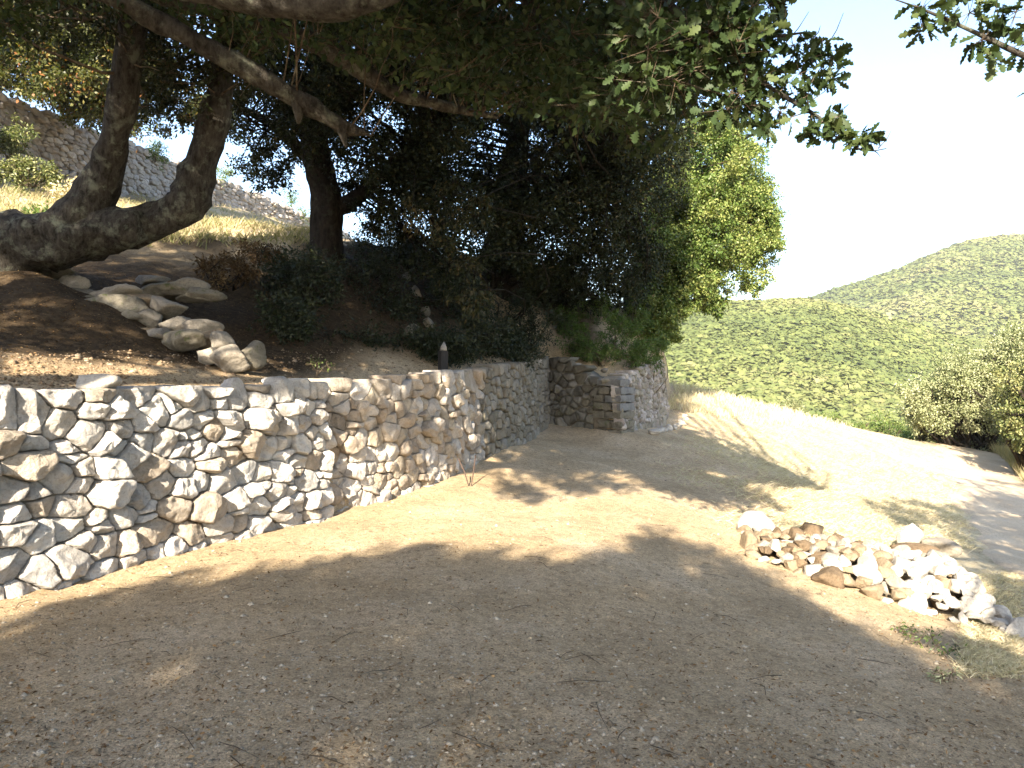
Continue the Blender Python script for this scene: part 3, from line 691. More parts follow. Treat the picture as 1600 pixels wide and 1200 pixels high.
# white stones edging the foot of the far wall
pts = smooth_path(np.array([P(1022, 680, 16.6)[:2], P(1036, 673, 17.5)[:2], P(1052, 662, 19.5)[:2], P(1072, 651, 22)[:2]]), 15, 1)
for k, p in enumerate(pts):
    lb = "white stone nearest the pier in the short edging row" if k == 0 else ("white stone at the far end of the short edging row" if k == 14 else "small white stone in the middle of the edging row by the far wall")
    s = random.Random(k).uniform(.13, .22); loose("edging_stone", (p[0]+.05*math.sin(k*3), p[1], Hs(*p)+s*.25), (s*1.3, s, s*.8), k*1.1, M_white, 980+k, lb, "white stones edging the wall foot", sub=ICO2)
# caps lying loose on the pier and walls
for k, (px, py, d, s, mt, lb) in enumerate([(897, 572, 17.3, .22, M_white, "pale round stone on the pier's top left"), (946, 578, 17.0, .16, M_grey, "grey round stone under the bracken on the pier"), (876, 566, 17.4, .3, M_mossy, "dark block beside the pale round stone on the pier"),
                                        (841, 565, 16.4, .2, M_white, "white flat cap stone on the curved brown wall"), (148, 596, 6.1, .25, M_white, "rounded bright stone topping the whitish wall"), (1005, 584, 18.4, .24, M_white, "pale stone on the rubble side wall under the bracken")]):
    c = P(px, py, d); loose("cap_stone", c, (s*1.3, s, s*.75), k*.9, mt, 1000+k, lb, "loose stones lying on the wall tops")
c = P(132, 862, 4.4)
# short dark post with a pale stone on it
pc = P(695, 583, 12.4); zg = Hs(pc[0], pc[1])
mp_, t, b, o = new_mat("dark_wood"); co = nd(t, "ShaderNodeTexCoord").outputs["Object"]
mpn = nd(t, "ShaderNodeMapping"); mpn.inputs["Scale"].default_value = (30, 30, 4); t.links.new(co, mpn.inputs[0]); n1 = noise_tex(t, 1, 6, .7, mpn.outputs[0])
t.links.new(ramp(t, [(0.3, (0.012, 0.011, 0.010)), (0.7, (0.035, 0.031, 0.028))], n1.outputs[0]).outputs[0], b.inputs["Base Color"]); b.inputs["Roughness"].default_value = .9
bump(t, n1.outputs[0], .6, .01, b)
mb = MB(); block(mb, (pc[0]-.03, pc[1], zg+.18), (math.cos(.5), math.sin(.5)), (.125, .125, .44), 3, rough=.004, bev=.008)
tag(mb.build("wooden_post", mp_), "short dark square post standing on the terrace above the middle wall", "post")
pv_ = np.array([(-.055, -.04, 0), (.06, -.045, .005), (.05, .05, 0), (-.05, .045, .005), (-.045, -.035, .06), (.05, -.035, .065), (.04, .04, .06), (-.04, .035, .055), (.008, .0, .155)])
o = mesh("stone", pv_, [np.array([(3, 2, 1, 0), (0, 1, 5, 4), (1, 2, 6, 5), (2, 3, 7, 6), (3, 0, 4, 7)]), np.array([(4, 5, 8), (5, 6, 8), (6, 7, 8), (7, 4, 8)])], M_white)
o.location = (float(pc[0]-.02), float(pc[1]), float(zg+.40)); tag(o, "small pale pointed stone balanced on the dark post", "stone")

def tube(mb, pts, radii, sides=8, rough=0, seed=0, rs=0, **attrs):
    pts = np.asarray(pts, float); n = len(pts); radii = np.broadcast_to(np.asarray(radii, float), (n,)) if np.ndim(radii) == 0 else np.asarray(radii, float)
    tg = np.gradient(pts, axis=0); tg /= np.maximum(np.linalg.norm(tg, axis=1), 1e-9)[:, None]
    ref = np.array([.31, .2, .93]); e1 = np.cross(tg, ref); e1 /= np.maximum(np.linalg.norm(e1, axis=1), 1e-6)[:, None]; e2 = np.cross(tg, e1)
    th = np.linspace(0, 2*math.pi, sides, endpoint=False)
    rr_ = np.repeat(radii[:, None], sides, 1)
    if rough:
        base = (pts[:, None]+radii[:, None, None]*(np.cos(th)[None, :, None]*e1[:, None]+np.sin(th)[None, :, None]*e2[:, None])).reshape(-1, 3)
        rr_ = rr_*(1+rough*fbm(base*rs+seed, 4, seed).reshape(n, sides))
    V = pts[:, None]+rr_[:, :, None]*(np.cos(th)[None, :, None]*e1[:, None]+np.sin(th)[None, :, None]*e2[:, None])
    V = np.vstack([V.reshape(-1, 3), pts[:1], pts[-1:]]); i = np.arange(n*sides).reshape(n, sides); j = np.roll(i, -1, 1)
    q = np.stack([i[:-1], j[:-1], j[1:], i[1:]], 2).reshape(-1, 4)
    c0 = np.stack([np.full(sides, n*sides), j[0], i[0]], 1); c1 = np.stack([np.full(sides, n*sides+1), i[-1], j[-1]], 1)
    mb.add(V, [q, c0, c1], **attrs)
m, t, b, o = new_mat("rusty_iron"); b.inputs["Base Color"].default_value = (.11, .06, .035, 1); b.inputs["Roughness"].default_value = .8
n1 = noise_tex(t, 60, 4, .6, nd(t, "ShaderNodeTexCoord").outputs["Object"]); t.links.new(ramp(t, [(.3, (.03, .02, .015)), (.7, (.08, .045, .028))], n1.outputs[0]).outputs[0], b.inputs["Base Color"])
f0 = P(735, 762, 10.25)
for (px, py, d, lb) in [(716, 716, 10.4, "thin rusty rod leaning left against the middle wall's foot"), (743, 711, 10.6, "thin rusty rod leaning right, crossing the other at the ground")]:
    mb = MB(); p1 = P(px, py, d); pts = resample(np.array([f0-np.array([0, 0, .06]), (f0+p1)/2+np.array([.008, 0, 0]), p1]), 8); tube(mb, pts, .009, 6)
    tag(mb.build("iron_rod", m), lb, "rod", "thin rods stuck in the ground by the wall")

# ------------------------------------------------------------------ vegetation builders
LOBED = [(0, .05), (.10, .10), (.2, .38), (.29, .20), (.42, .62), (.52, .30), (.64, .66), (.74, .32), (.85, .42), (.95, .18)]
def leaf_arrays(pos, dr, nr, ln, wd, tint, lobed=False, fold=.25):
    dr = unit(dr); sd = unit(np.cross(dr, nr)); nr = np.cross(sd, dr); ln = ln[:, None]; wd = wd[:, None]; n = len(pos)
    if not lobed:
        V = np.stack([pos, pos+dr*ln*.48+sd*wd*.5+nr*wd*fold, pos+dr*ln-nr*ln*.10, pos+dr*ln*.48-sd*wd*.5+nr*wd*fold], 1).reshape(-1, 3)
        return V, (np.arange(n)[:, None]*4+np.arange(4)[None]), np.repeat(tint, 4)
    k = len(LOBED); mid = []; lf = []; rt = []
    for u, w in LOBED:
        c = pos+dr*ln*u-nr*ln*(.12*u*u); mid.append(c)
        sw = .06*np.sin(u*9)
        lf.append(c+sd*wd*(w+sw)+nr*wd*w*fold); rt.append(c-sd*wd*(w-sw)+nr*wd*w*fold)
    tip = pos+dr*ln-nr*ln*.12
    V = np.stack(lf+mid+rt+[tip], 1); m_ = V.shape[1]; V = V.reshape(-1, 3); q = []
    for j in range(k-1): q += [(k+j, k+j+1, j+1, j), (2*k+j, 2*k+j+1, k+j+1, k+j)]
    tr = [(2*k-1, 3*k, k-1), (3*k-1, 3*k, 2*k-1)]
    o_ = (np.arange(n)*m_)[:, None, None]
    return V, [(o_+np.array(q)[None]).reshape(-1, 4), (o_+np.array(tr)[None]).reshape(-1, 3)], np.repeat(tint, m_)
def rnd_ball(rng, n):
    v = unit(rng.normal(0, 1, (n, 3))); return v*(rng.random((n, 1))**.42)
def straight_twigs(mb, A, B, r0, r1):
    n = len(A); d = unit(B-A); e1 = unit(np.cross(d, np.array([.3, .2, .93]))); e2 = np.cross(d, e1); V = []
    for p, r in ((A, r0), (B, r1)):
        for a in (0, 2.094, 4.189): V.append(p+r*(math.cos(a)*e1+math.sin(a)*e2))
    V = np.stack(V, 1).reshape(-1, 3); o_ = (np.arange(n)*6)[:, None, None]
    mb.add(V, [(o_+np.array([(0, 1, 4, 3), (1, 2, 5, 4), (2, 0, 3, 5)])[None]).reshape(-1, 4)])
def foliage(clusters, n_per, ln, wd, rng, lobed=False, flat=.8, droop=.25, tmean=.45, tvar=.22, leaf_mb=None, twig_mb=None, up=.7, twr=.006):
    """clusters: list of (centre, radius). Sprays of leaves on twigs that leave each cluster's centre."""
    c = np.array([k[0] for k in clusters]); r = np.array([k[1] for k in clusters]); K = 9; m_ = len(c)
    tips = c[:, None]+(rnd_ball(rng, m_*K).reshape(m_, K, 3)*np.array([1, 1, flat]))*r[:, None, None]
    N = m_*n_per; ci = np.repeat(np.arange(m_), n_per); ki = rng.integers(0, K, N)
    tp = tips[ci, ki]; td = tp-c[ci]; u = rng.random((N, 1))**.6
    pos = c[ci]+td*(.25+.8*u)+rng.normal(0, 1, (N, 3))*r[ci][:, None]*.13
    dr = unit(td)*.8+rng.normal(0, .75, (N, 3))-np.array([0, 0, droop])
    nr = rng.normal(0, .8, (N, 3))+np.array([0, 0, up])
    L_ = ln*rng.uniform(.65, 1.25, N); Wd_ = wd*rng.uniform(.7, 1.2, N)
    tint = np.clip(tmean+np.repeat(rng.normal(0, tvar*.6, m_), n_per)+rng.normal(0, tvar, N), 0, 1)
    V, fc, tn = leaf_arrays(pos, dr, nr, L_, Wd_, tint, lobed); leaf_mb.add(V, fc, tint=tn)
    if twig_mb is not None:
        straight_twigs(twig_mb, np.repeat(c, K, 0), tips.reshape(-1, 3), twr, twr*.35)
def ell(rng, px, py, rx, ry, d0, d1, n, r):
    out = []
    for _ in range(n):
        a = rng.random()*6.283; q = math.sqrt(rng.random()); out.append((P(px+math.cos(a)*q*rx, py+math.sin(a)*q*ry, rng.uniform(d0, d1)), r*rng.uniform(.75, 1.25)))
    return out
def link_clusters(mb, clusters, nodes, r, seed, frac=1.0, outside=False):
    """thin branches from the nearest point of the limbs to the clusters"""
    rng = np.random.default_rng(seed); nodes = np.asarray(nodes)
    for c, cr in clusters:
        if rng.random() > frac: continue
        d = np.linalg.norm(nodes-c, axis=1); a = nodes[np.argmin(d+rng.random(len(d))*.4)]; l = np.linalg.norm(c-a)
        if l < .05: continue
        t_ = np.linspace(0, 1, 6)[:, None]; p = a+(c-a)*t_+np.sin(t_*math.pi)*(rng.normal(0, .10, 3)*l+np.array([0, 0, .06*l]))+rng.normal(0, .02*l, (6, 3))*np.sin(t_*math.pi)
        if outside and np.any((p[:, 1] > .3) & (np.abs(p[:, 0]) < .72*p[:, 1]) & (p[:, 2] < 1.8+.51*p[:, 1])): continue
        r0 = r*min(1.6, .5+l/2.5); tube(mb, p, np.linspace(r0, r0*.3, 6), 5)
def limb_px(pts, n=26, it=2):
    """pts: (px, py, depth, radius in px) -> smooth world path and radii"""
    w_ = np.array([list(P(a, b2, d))+[rp*d/F] for a, b2, d, rp in pts]); q = smooth_path(w_, n, it); return q[:, :3], q[:, 3]
def add_limb(root, name, pts, mat, seed, sides=14, rough=.16, rs=3.0, label=None, n=40):
    p, r = limb_px(pts, n); mb = MB(); tube(mb, p, r, sides, rough, seed, rs); o = mb.build(name, mat, root, smooth=True)
    if label: o["label"] = label
    return p
def add_limb_w(root, name, pts, mat, seed, sides=14, rough=.16, rs=3.0, n=40):
    q = smooth_path(np.array(pts, float), n, 2); mb = MB(); tube(mb, q[:, :3], q[:, 3], sides, rough, seed, rs); mb.build(name, mat, root, smooth=True); return q[:, :3]
def tree(name, base, label, cat="tree", group=None): return root_at(name, base, label, cat, group)
TG = "oaks shading the terrace"

# --- forked tree on the left
rng = np.random.default_rng(1)
T = tree("oak_tree", P(-130, 470, 9.6), "forked grey trunk lying low and rising in two curved stems, left edge of the terrace", "tree", TG)
nodes = [add_limb(T, "trunk", [(-260, 500, 9.8, 78), (-130, 445, 9.7, 66), (-20, 405, 9.6, 56), (70, 378, 9.5, 50), (130, 362, 9.5, 44), (190, 358, 9.5, 32), (225, 352, 9.5, 22)], M_bark, 1, 24, .30, 3.2)]
nodes.append(add_limb(T, "stem", [(60, 390, 9.5, 36), (105, 356, 9.5, 38), (145, 314, 9.5, 32), (167, 268, 9.45, 27), (182, 210, 9.4, 24), (195, 150, 9.3, 22), (203, 90, 9.2, 20), (207, 20, 9.1, 18), (214, -80, 9.0, 16), (235, -220, 8.8, 12)], M_bark, 2, 22, .28, 3.6, "left stem curving up from the fork"))
nodes.append(add_limb(T, "stem", [(130, 372, 9.55, 30), (190, 358, 9.6, 30), (245, 346, 9.7, 27), (288, 326, 9.75, 29), (303, 290, 9.8, 30), (318, 250, 9.8, 25), (333, 200, 9.8, 21), (345, 140, 9.8, 18), (352, 60, 9.8, 15), (362, -60, 9.8, 13), (390, -200, 9.7, 9)], M_bark, 3, 22, .30, 3.6, "right stem with a knobbly elbow"))
T1N = np.vstack(nodes)
cl = ell(rng, 110, 0, 170, 50, 8.2, 11, 30, .42)+ell(rng, 330, 60, 120, 80, 9, 11.5, 40, .42)+ell(rng, 280, -120, 320, 90, 7.5, 11, 60, .55)+ell(rng, 270, 140, 60, 60, 10, 11.5, 12, .35)
mb = MB(); tw = MB(); SHADE_CL = list(cl); foliage(cl, 150, .075, .036, rng, leaf_mb=mb, twig_mb=tw); link_clusters(tw, cl, np.vstack(nodes), .02, 1)
mb.build("crown", M_leaf_dark, T); tag(tw.build("twigs", M_twig, T), kind="stuff")

# --- evergreen behind it with the dark upright trunk
rng = np.random.default_rng(2)
T = tree("oak_tree", P(508, 425, 14.5), "dark upright trunk on the bank, standing behind the forked tree's right stem", "tree", TG)
nodes = [add_limb(T, "trunk", [(506, 450, 14.5, 34), (507, 410, 14.5, 29), (512, 365, 14.5, 26), (511, 310, 14.5, 24), (497, 250, 14.5, 24), (490, 200, 14.5, 21), (500, 130, 14.4, 16), (520, 40, 14.2, 12), (530, -90, 14, 8)], M_barkdark, 4, 16, .18, 2.4)]
nodes.append(add_limb(T, "limb", [(512, 330, 14.5, 16), (545, 318, 14.5, 13), (585, 285, 14.4, 10), (630, 240, 14.2, 8), (690, 190, 14, 5)], M_barkdark, 5, 10))
nodes.append(add_limb(T, "limb", [(498, 260, 14.5, 12), (460, 225, 14.6, 10), (420, 190, 14.8, 7), (370, 165, 15, 4)], M_barkdark, 6, 10))
cl = (ell(rng, 440, 175, 110, 75, 12.5, 16, 62, .5)+ell(rng, 590, 180, 150, 100, 12.5, 16, 120, .55)+ell(rng, 560, 60, 220, 90, 12, 16, 120, .6)+ell(rng, 415, 262, 45, 32, 14, 15.5, 9, .36)
      +ell(rng, 655, 300, 65, 75, 13, 15.5, 40, .45)+ell(rng, 600, 295, 60, 40, 13.5, 15.5, 14, .36)+ell(rng, 690, 395, 45, 50, 13.5, 15, 18, .4)+ell(rng, 590, 345, 45, 20, 14, 15, 3, .3)+ell(rng, 500, -80, 320, 90, 10, 15, 70, .7))
mb = MB(); tw = MB(); SHADE_CL += cl; foliage(cl, 165, .085, .042, rng, up=.15, leaf_mb=mb, twig_mb=tw); link_clusters(tw, cl, np.vstack(nodes), .022, 2, .8)
mb.build("crown", M_leaf_dark, T); tag(tw.build("twigs", M_barkdark, T), kind="stuff")

# --- the bigger evergreen to its right, foliage hanging over the bank
rng = np.random.default_rng(3)
T = tree("oak_tree", P(775, 470, 19), "shadowy evergreen whose dense foliage hangs down over the curved brown wall", "tree", TG)
nodes = [add_limb(T, "trunk", [(768, 520, 18.6, 42), (777, 470, 18.8, 36), (785, 415, 19, 32), (790, 350, 19, 27), (800, 280, 18.8, 22), (815, 190, 18.5, 16), (830, 80, 18, 9)], M_barkdark, 7, 16, .18, 2)]
nodes.append(add_limb(T, "limb", [(792, 350, 19, 14), (840, 310, 18.6, 11), (900, 290, 18, 8), (960, 285, 17.4, 5)], M_barkdark, 8, 10))
cl = (ell(rng, 800, 225, 175, 130, 14.5, 20, 170, .7)+ell(rng, 900, 330, 125, 100, 15, 20, 105, .62)+ell(rng, 760, 350, 75, 65, 14.5, 19, 46, .5)+ell(rng, 985, 250, 85, 120, 15.5, 20, 80, .62)+ell(rng, 960, 400, 75, 50, 17, 21, 34, .5)
      +ell(rng, 850, 80, 220, 110, 12.5, 18, 130, .7)+ell(rng, 830, 420, 70, 45, 17, 20, 30, .45)+ell(rng, 905, 435, 60, 42, 18.5, 21, 44, .42)+ell(rng, 960, 455, 40, 30, 19.5, 21.5, 22, .38)+ell(rng, 1005, 140, 70, 100, 14, 18, 50, .6))
mb = MB(); tw = MB(); SHADE_CL += cl; foliage(cl, 165, .095, .046, rng, up=.15, leaf_mb=mb, twig_mb=tw, droop=.45); link_clusters(tw, cl, np.vstack(nodes), .024, 3, .7)
cl = ell(rng, 735, 440, 22, 45, 12.6, 13.4, 10, .30)+ell(rng, 700, 330, 60, 50, 12, 13, 12, .34)
foliage(cl, 90, .10, .04, rng, leaf_mb=mb, twig_mb=tw, droop=1.0, tmean=.75); link_clusters(tw, cl, np.vstack(nodes), .015, 31, .6)
mb.build("crown", M_leaf_dark, T); tag(tw.build("twigs", M_barkdark, T), kind="stuff")

# --- sunlit holm oak at the end of the wall
rng = np.random.default_rng(4)
T = tree("oak_tree", P(985, 500, 22.5), "sunlit round crowned evergreen rising above the far end of the wall", "tree", TG)
nodes = [add_limb(T, "trunk", [(982, 520, 22.4, 12), (984, 480, 22.5, 10), (986, 445, 22.6, 10), (1000, 400, 22.8, 9), (1030, 340, 23, 8), (1070, 260, 23.5, 6), (1090, 200, 23.8, 4)], M_barkred, 9, 12)]
nodes.append(add_limb(T, "limb", [(1000, 405, 22.8, 7), (1050, 385, 23, 6), (1105, 360, 23.2, 5), (1160, 340, 23.4, 3)], M_barkred, 10, 8))
nodes.append(add_limb(T, "limb", [(990, 440, 22.5, 6), (1020, 452, 22.4, 4), (1050, 470, 22.3, 3), (1075, 480, 22.2, 2)], M_barkred, 11, 8))
CL4 = cl = (ell(rng, 1105, 260, 70, 75, 21.8, 26, 62, .62)+ell(rng, 1140, 355, 66, 68, 21.8, 26, 62, .62)+ell(rng, 1060, 350, 80, 90, 21.5, 26, 80, .62)+ell(rng, 1070, 440, 70, 42, 21.5, 25, 40, .5)+ell(rng, 1030, 490, 32, 30, 21.3, 24, 14, .42)
      +ell(rng, 1150, 235, 22, 32, 22.5, 25, 8, .45)+ell(rng, 1198, 385, 16, 30, 22.5, 25, 6, .4)+ell(rng, 1115, 478, 22, 12, 22, 24, 5, .35)+ell(rng, 1042, 525, 14, 12, 21.5, 22.5, 4, .3))
mb = MB(); tw = MB(); cl += ell(rng, 1100, 300, 95, 110, 22.5, 26, 60, .62)+ell(rng, 1045, 420, 55, 70, 21.5, 24, 60, .5)+ell(rng, 1025, 500, 36, 26, 21.2, 23, 20, .4)+ell(rng, 1185, 350, 26, 60, 22.5, 25, 16, .5)+ell(rng, 1175, 300, 30, 60, 22.5, 25, 14, .5)+ell(rng, 1180, 440, 20, 16, 22.5, 25, 5, .4); foliage(cl, 380, .092, .054, rng, leaf_mb=mb, twig_mb=tw, tmean=.55); link_clusters(tw, cl, np.vstack(nodes), .025, 4, .8)
mb.build("crown", M_leaf_far, T); tag(tw.build("twigs", M_barkred, T), kind="stuff")

# --- the oak whose great limbs cross the top of the view (its trunk stands on the terrace just out of frame)
rng = np.random.default_rng(5)
T = tree("oak_tree", (-7.2, 4.4, 2.0), "overhanging oak whose long lichened limbs cross the top of the view", "tree", TG)
nodes = [add_limb_w(T, "trunk", [(-7.2, 4.4, 1.6, .42), (-7.1, 4.5, 2.8, .36), (-6.8, 4.7, 4.0, .32), (-6.3, 5.0, 5.0, .27), (-5.6, 5.3, 5.9, .2), (-4.8, 5.2, 7.2, .14)], M_bark, 12, 18, .2, 2.5)]
b1 = [(190, 0, 6.6, 16), (240, 30, 6.7, 16), (300, 62, 6.8, 15), (370, 100, 6.9, 15), (440, 138, 7.0, 16), (470, 160, 7.05, 17), (510, 182, 7.1, 12), (545, 203, 7.2, 11), (566, 206, 7.2, 7), (580, 212, 7.2, 2)]
nodes.append(add_limb(T, "limb", [(-250, -150, 6.0, 34), (-60, -90, 6.3, 24), (90, -50, 6.5, 18)]+b1, M_bark, 13, 14, .28, 5, "reddish lichened limb ending in a broken stub", 60))
add_limb(T, "limb", [(528, 190, 7.15, 9), (535, 210, 7.15, 7), (541, 230, 7.15, 2)], M_bark, 14, 9, .3, 6, "short broken snag", 10)
add_limb(T, "limb", [(462, 155, 7.03, 12), (468, 178, 7.02, 8), (466, 193, 7.02, 2)], M_bark, 141, 9, .3, 6, "small stub under the reddish limb", 10)
nodes.append(add_limb(T, "limb", [(-200, -190, 6.3, 28), (20, -110, 6.8, 20), (180, -40, 7.2, 16), (290, 4, 7.6, 15), (360, 20, 7.8, 15), (430, 42, 8, 15), (500, 70, 8.2, 14), (560, 104, 8.4, 13), (610, 144, 8.6, 12), (665, 160, 8.8, 9), (720, 172, 9, 7), (778, 183, 9.2, 4)], M_bark, 15, 14, .28, 5, "grey limb running behind the reddish one", 60))
nodes.append(add_limb(T, "limb", [(-120, -260, 4.8, 40), (120, -90, 4.9, 32), (300, -22, 5, 28), (400, 2, 5, 24), (470, 8, 5, 24), (530, 4, 5, 27), (590, -10, 5, 24), (680, -45, 5.1, 20), (820, -90, 5.2, 14), (960, -60, 5.1, 10), (1040, 0, 5, 7), (1110, 70, 4.9, 5), (1190, 130, 4.8, 4), (1260, 170, 4.8, 3), (1310, 205, 4.75, 2.4), (1345, 240, 4.7, 1.6), (1385, 232, 4.7, .9)], M_bark, 16, 16, .26, 4.5, "thick pale limb grazing the top edge", 90))
nodes.append(add_limb(T, "limb", [(760, -80, 7, 11), (832, 18, 7, 7), (862, 60, 7, 6), (905, 90, 7, 6), (925, 112, 7, 5), (968, 130, 7, 2)], M_bark, 17, 9, .4, 9, "lichen crusted side branch", 26))
nodes.append(add_limb(T, "limb", [(930, -60, 6, 8), (985, 30, 6, 5), (1030, 70, 6, 4), (1090, 84, 6, 2)], M_bark, 18, 8, .4, 9, None, 20))
nodes.append(add_limb(T, "limb", [(1100, -60, 4.9, 6), (1150, 30, 4.85, 4), (1200, 60, 4.8, 3), (1260, 50, 4.8, 1.2)], M_bark, 19, 8, .3, 9, None, 20))
cl = ell(rng, 150, 10, 220, 55, 6.4, 8.5, 26, .34)+ell(rng, 560, 25, 230, 60, 7, 9.5, 60, .40)+ell(rng, 800, 60, 220, 90, 6.2, 9, 80, .40)+ell(rng, 960, 110, 110, 100, 5.6, 8, 56, .36)+ell(rng, 500, -110, 520, 70, 4.6, 8, 60, .5)
mb = MB(); tw = MB(); SHADE_CL += cl; foliage(cl, 70, .085, .05, rng, leaf_mb=mb, twig_mb=tw, twr=.005); link_clusters(tw, cl, np.vstack(nodes), .009, 5, .8)
cl = (ell(rng, 1060, 60, 80, 95, 4.6, 5.6, 40, .25)+ell(rng, 1140, 105, 55, 70, 4.5, 5.2, 22, .20)+ell(rng, 1150, 20, 50, 40, 4.6, 5.2, 9, .18)+ell(rng, 1010, 160, 60, 60, 5, 6, 14, .28)
      +[(P(x_, y_, d_), r_/F*d_) for x_, y_, d_, r_ in [(1195, 70, 4.8, 34), (1200, 125, 4.8, 36), (1175, 165, 4.8, 36), (1220, 175, 4.8, 32), (1190, 205, 4.8, 20), (1240, 70, 4.75, 28), (1250, 115, 4.75, 34), (1262, 150, 4.75, 26), (1285, 62, 4.7, 22), (1298, 92, 4.7, 20), (1300, 128, 4.7, 16),
         (1285, 190, 4.7, 24), (1310, 182, 4.7, 14), (1262, 205, 4.7, 16), (1340, 218, 4.68, 13), (1357, 214, 4.68, 12), (1308, 215, 4.7, 8), (1200, 12, 4.8, 20), (1225, 6, 4.8, 12), (1268, 90, 4.75, 20)]])
SHADE_CL += cl*6; lb = MB(); foliage(cl, 24, .088, .046, rng, lobed=True, leaf_mb=lb, twig_mb=tw, twr=.003); link_clusters(tw, cl, np.vstack(nodes), .008, 51)
# bare shoots
for (x0, y0, x1, y1) in [(1225, 70, 1264, 18), (1290, 75, 1318, 20), (1270, 60, 1282, 40), (1372, 232, 1393, 203), (1360, 232, 1376, 246)]:
    tube(tw, np.array([P(x0, y0, 4.8), P((x0+x1)/2+3, (y0+y1)/2, 4.78), P(x1, y1, 4.76)]), np.array([.004, .003, .0015]), 5)
mb.build("crown", M_leaf_oak, T); o = lb.build("leafy_branch", M_leaf_oak, T); o["label"] = "leafy branch of lobed leaves against the sky"
tag(tw.build("twigs", M_twig, T), kind="stuff")

# --- crowns that stand behind the camera and shade the ground, placed up-sun of the shade they cast
def inside(poly, x, y):
    r_ = False; n = len(poly)
    for i in range(n):
        (x0, y0), (x1, y1) = poly[i], poly[(i+1) % n]
        if (y0 > y) != (y1 > y) and x < (x1-x0)*(y-y0)/(y1-y0)+x0: r_ = not r_
    return r_
def shade_clusters(poly, n, t0, t1, r, rng, gap=0.0):
    g = [hit(*p) for p in poly]; g = [p for p in g if p is not None]; pg = [(p[0], p[1]) for p in g]; zs = np.array([p[2] for p in g]); gg = np.array(pg)
    x0, y0 = np.min(pg, 0); x1, y1 = np.max(pg, 0); out = []; tries = 0
    while len(out) < n and tries < n*60:
        tries += 1; x, y = rng.uniform(x0, x1), rng.uniform(y0, y1)
        if not inside(pg, x, y): continue
        if gap and vnoise(np.array([[x*1.1, y*.8, 3.0]]), 9)[0] > gap: continue
        z = RL(np.array([[x, y]]))[0]; t_ = rng.uniform(t0, t1); out.append((np.array([x, y, z])-np.array(LD)*t_, r*rng.uniform(.7, 1.2)))
    return out
rng = np.random.default_rng(60)
s1 = np.array([math.cos(SUN_AZ), -math.sin(SUN_AZ), 0]); s2 = np.cross(s1, np.array(LD)); PL = np.stack([s1, s2], 1)
def poly_pts(poly, n):
    xs = [p[0] for p in poly]; ys = [p[1] for p in poly]; out = []
    while len(out) < n:
        x, y = rng.uniform(min(xs), max(xs)), rng.uniform(min(ys), max(ys))
        if inside(poly, x, y):
            h_ = hit(x, y)
            if h_ is not None: out.append(h_)
    return out
def wall_pts(pts, z0, z1, n, a=0., b2=1.):
    f_, L_ = path_frame(pts); u = rng.uniform(a, b2, n)*L_; p, _ = f_(u); return list(np.column_stack([p, rng.uniform(z0, z1, n)]))
keep = (poly_pts([(0, 955), (330, 860), (560, 845), (740, 828), (880, 855), (1000, 815), (1150, 840), (1240, 810), (1080, 785), (900, 800), (740, 790), (560, 800), (300, 868), (0, 943)], 420)
        +poly_pts([(-60, 562), (200, 580), (400, 592), (480, 594), (200, 597), (-60, 603)], 90)+wall_pts(W1, 0, 1.5, 160, .3)+wall_pts(W2, .1, 1.1, 90, .28, .72)
        +poly_pts([(-40, 260), (120, 300), (300, 340), (470, 356), (420, 368), (300, 350), (100, 340), (-40, 340)], 110)+wall_pts(UW, 8, 10, 120, .1)
        +poly_pts([(1165, 815), (1500, 850), (1540, 975), (1350, 950), (1165, 870)], 60)+poly_pts([(1100, 650), (1450, 720), (1480, 780), (1250, 790)], 50)
        +[c for c, r in CL4 if c[0]/c[1] > .16])
keep = np.array(keep)@PL
def spare(cl, margin):
    """drop the clusters that would shade ground the sun reaches"""
    return [q for q in cl if np.min(np.hypot(*(keep-q[0]@PL).T)) > margin*q[1]]
rng = np.random.default_rng(6)
T = tree("oak_tree", (-2.0, -9.6, -.1), "large oak behind the viewer, throwing the broad shade over the foreground", "tree", TG)
nodes = [add_limb_w(T, "trunk", [(-2.0, -9.6, -.3, .5), (-2.0, -9.5, 1.5, .4), (-1.9, -9.4, 3.2, .36), (-1.8, -9.2, 5, .3), (-1.7, -9, 7, .18), (-1.6, -9, 8.6, .08)], M_bark, 20, 18)]
for q in [(-5.5, -9, 6.2), (1.2, -8.5, 6.6), (-3, -6, 6.2), (-.5, -6.5, 6.5), (-2.5, -12.5, 6.0)]:
    nodes.append(add_limb_w(T, "limb", [(-1.9, -9.4, 3.4, .22), (q[0]*.5-.95, q[1]*.5-4.7, 5.2, .14), (*q, .05)], M_bark, 21+int(q[0]), 10))
FORE = [(-160, 1030), (-60, 985), (0, 962), (100, 938), (200, 905), (330, 872), (450, 856), (560, 852), (650, 842), (740, 836), (820, 852), (868, 878), (890, 900), (930, 868), (1000, 830), (1060, 832), (1130, 862), (1190, 915), (1260, 948), (1350, 1000), (1420, 1040), (1500, 1062), (1600, 1090), (1700, 1125), (1700, 1900), (-600, 1900), (-500, 1200)]
cl = spare(shade_clusters(FORE, 440, 12.5, 16.5, .42, rng), 1.15)
mb = MB(); tw = MB(); foliage(cl, 120, .12, .07, rng, leaf_mb=mb, twig_mb=tw); link_clusters(tw, cl, np.vstack(nodes), .025, 6, .6, True)
mb.build("crown", M_leaf_fill, T); tag(tw.build("twigs", M_twig, T), kind="stuff")
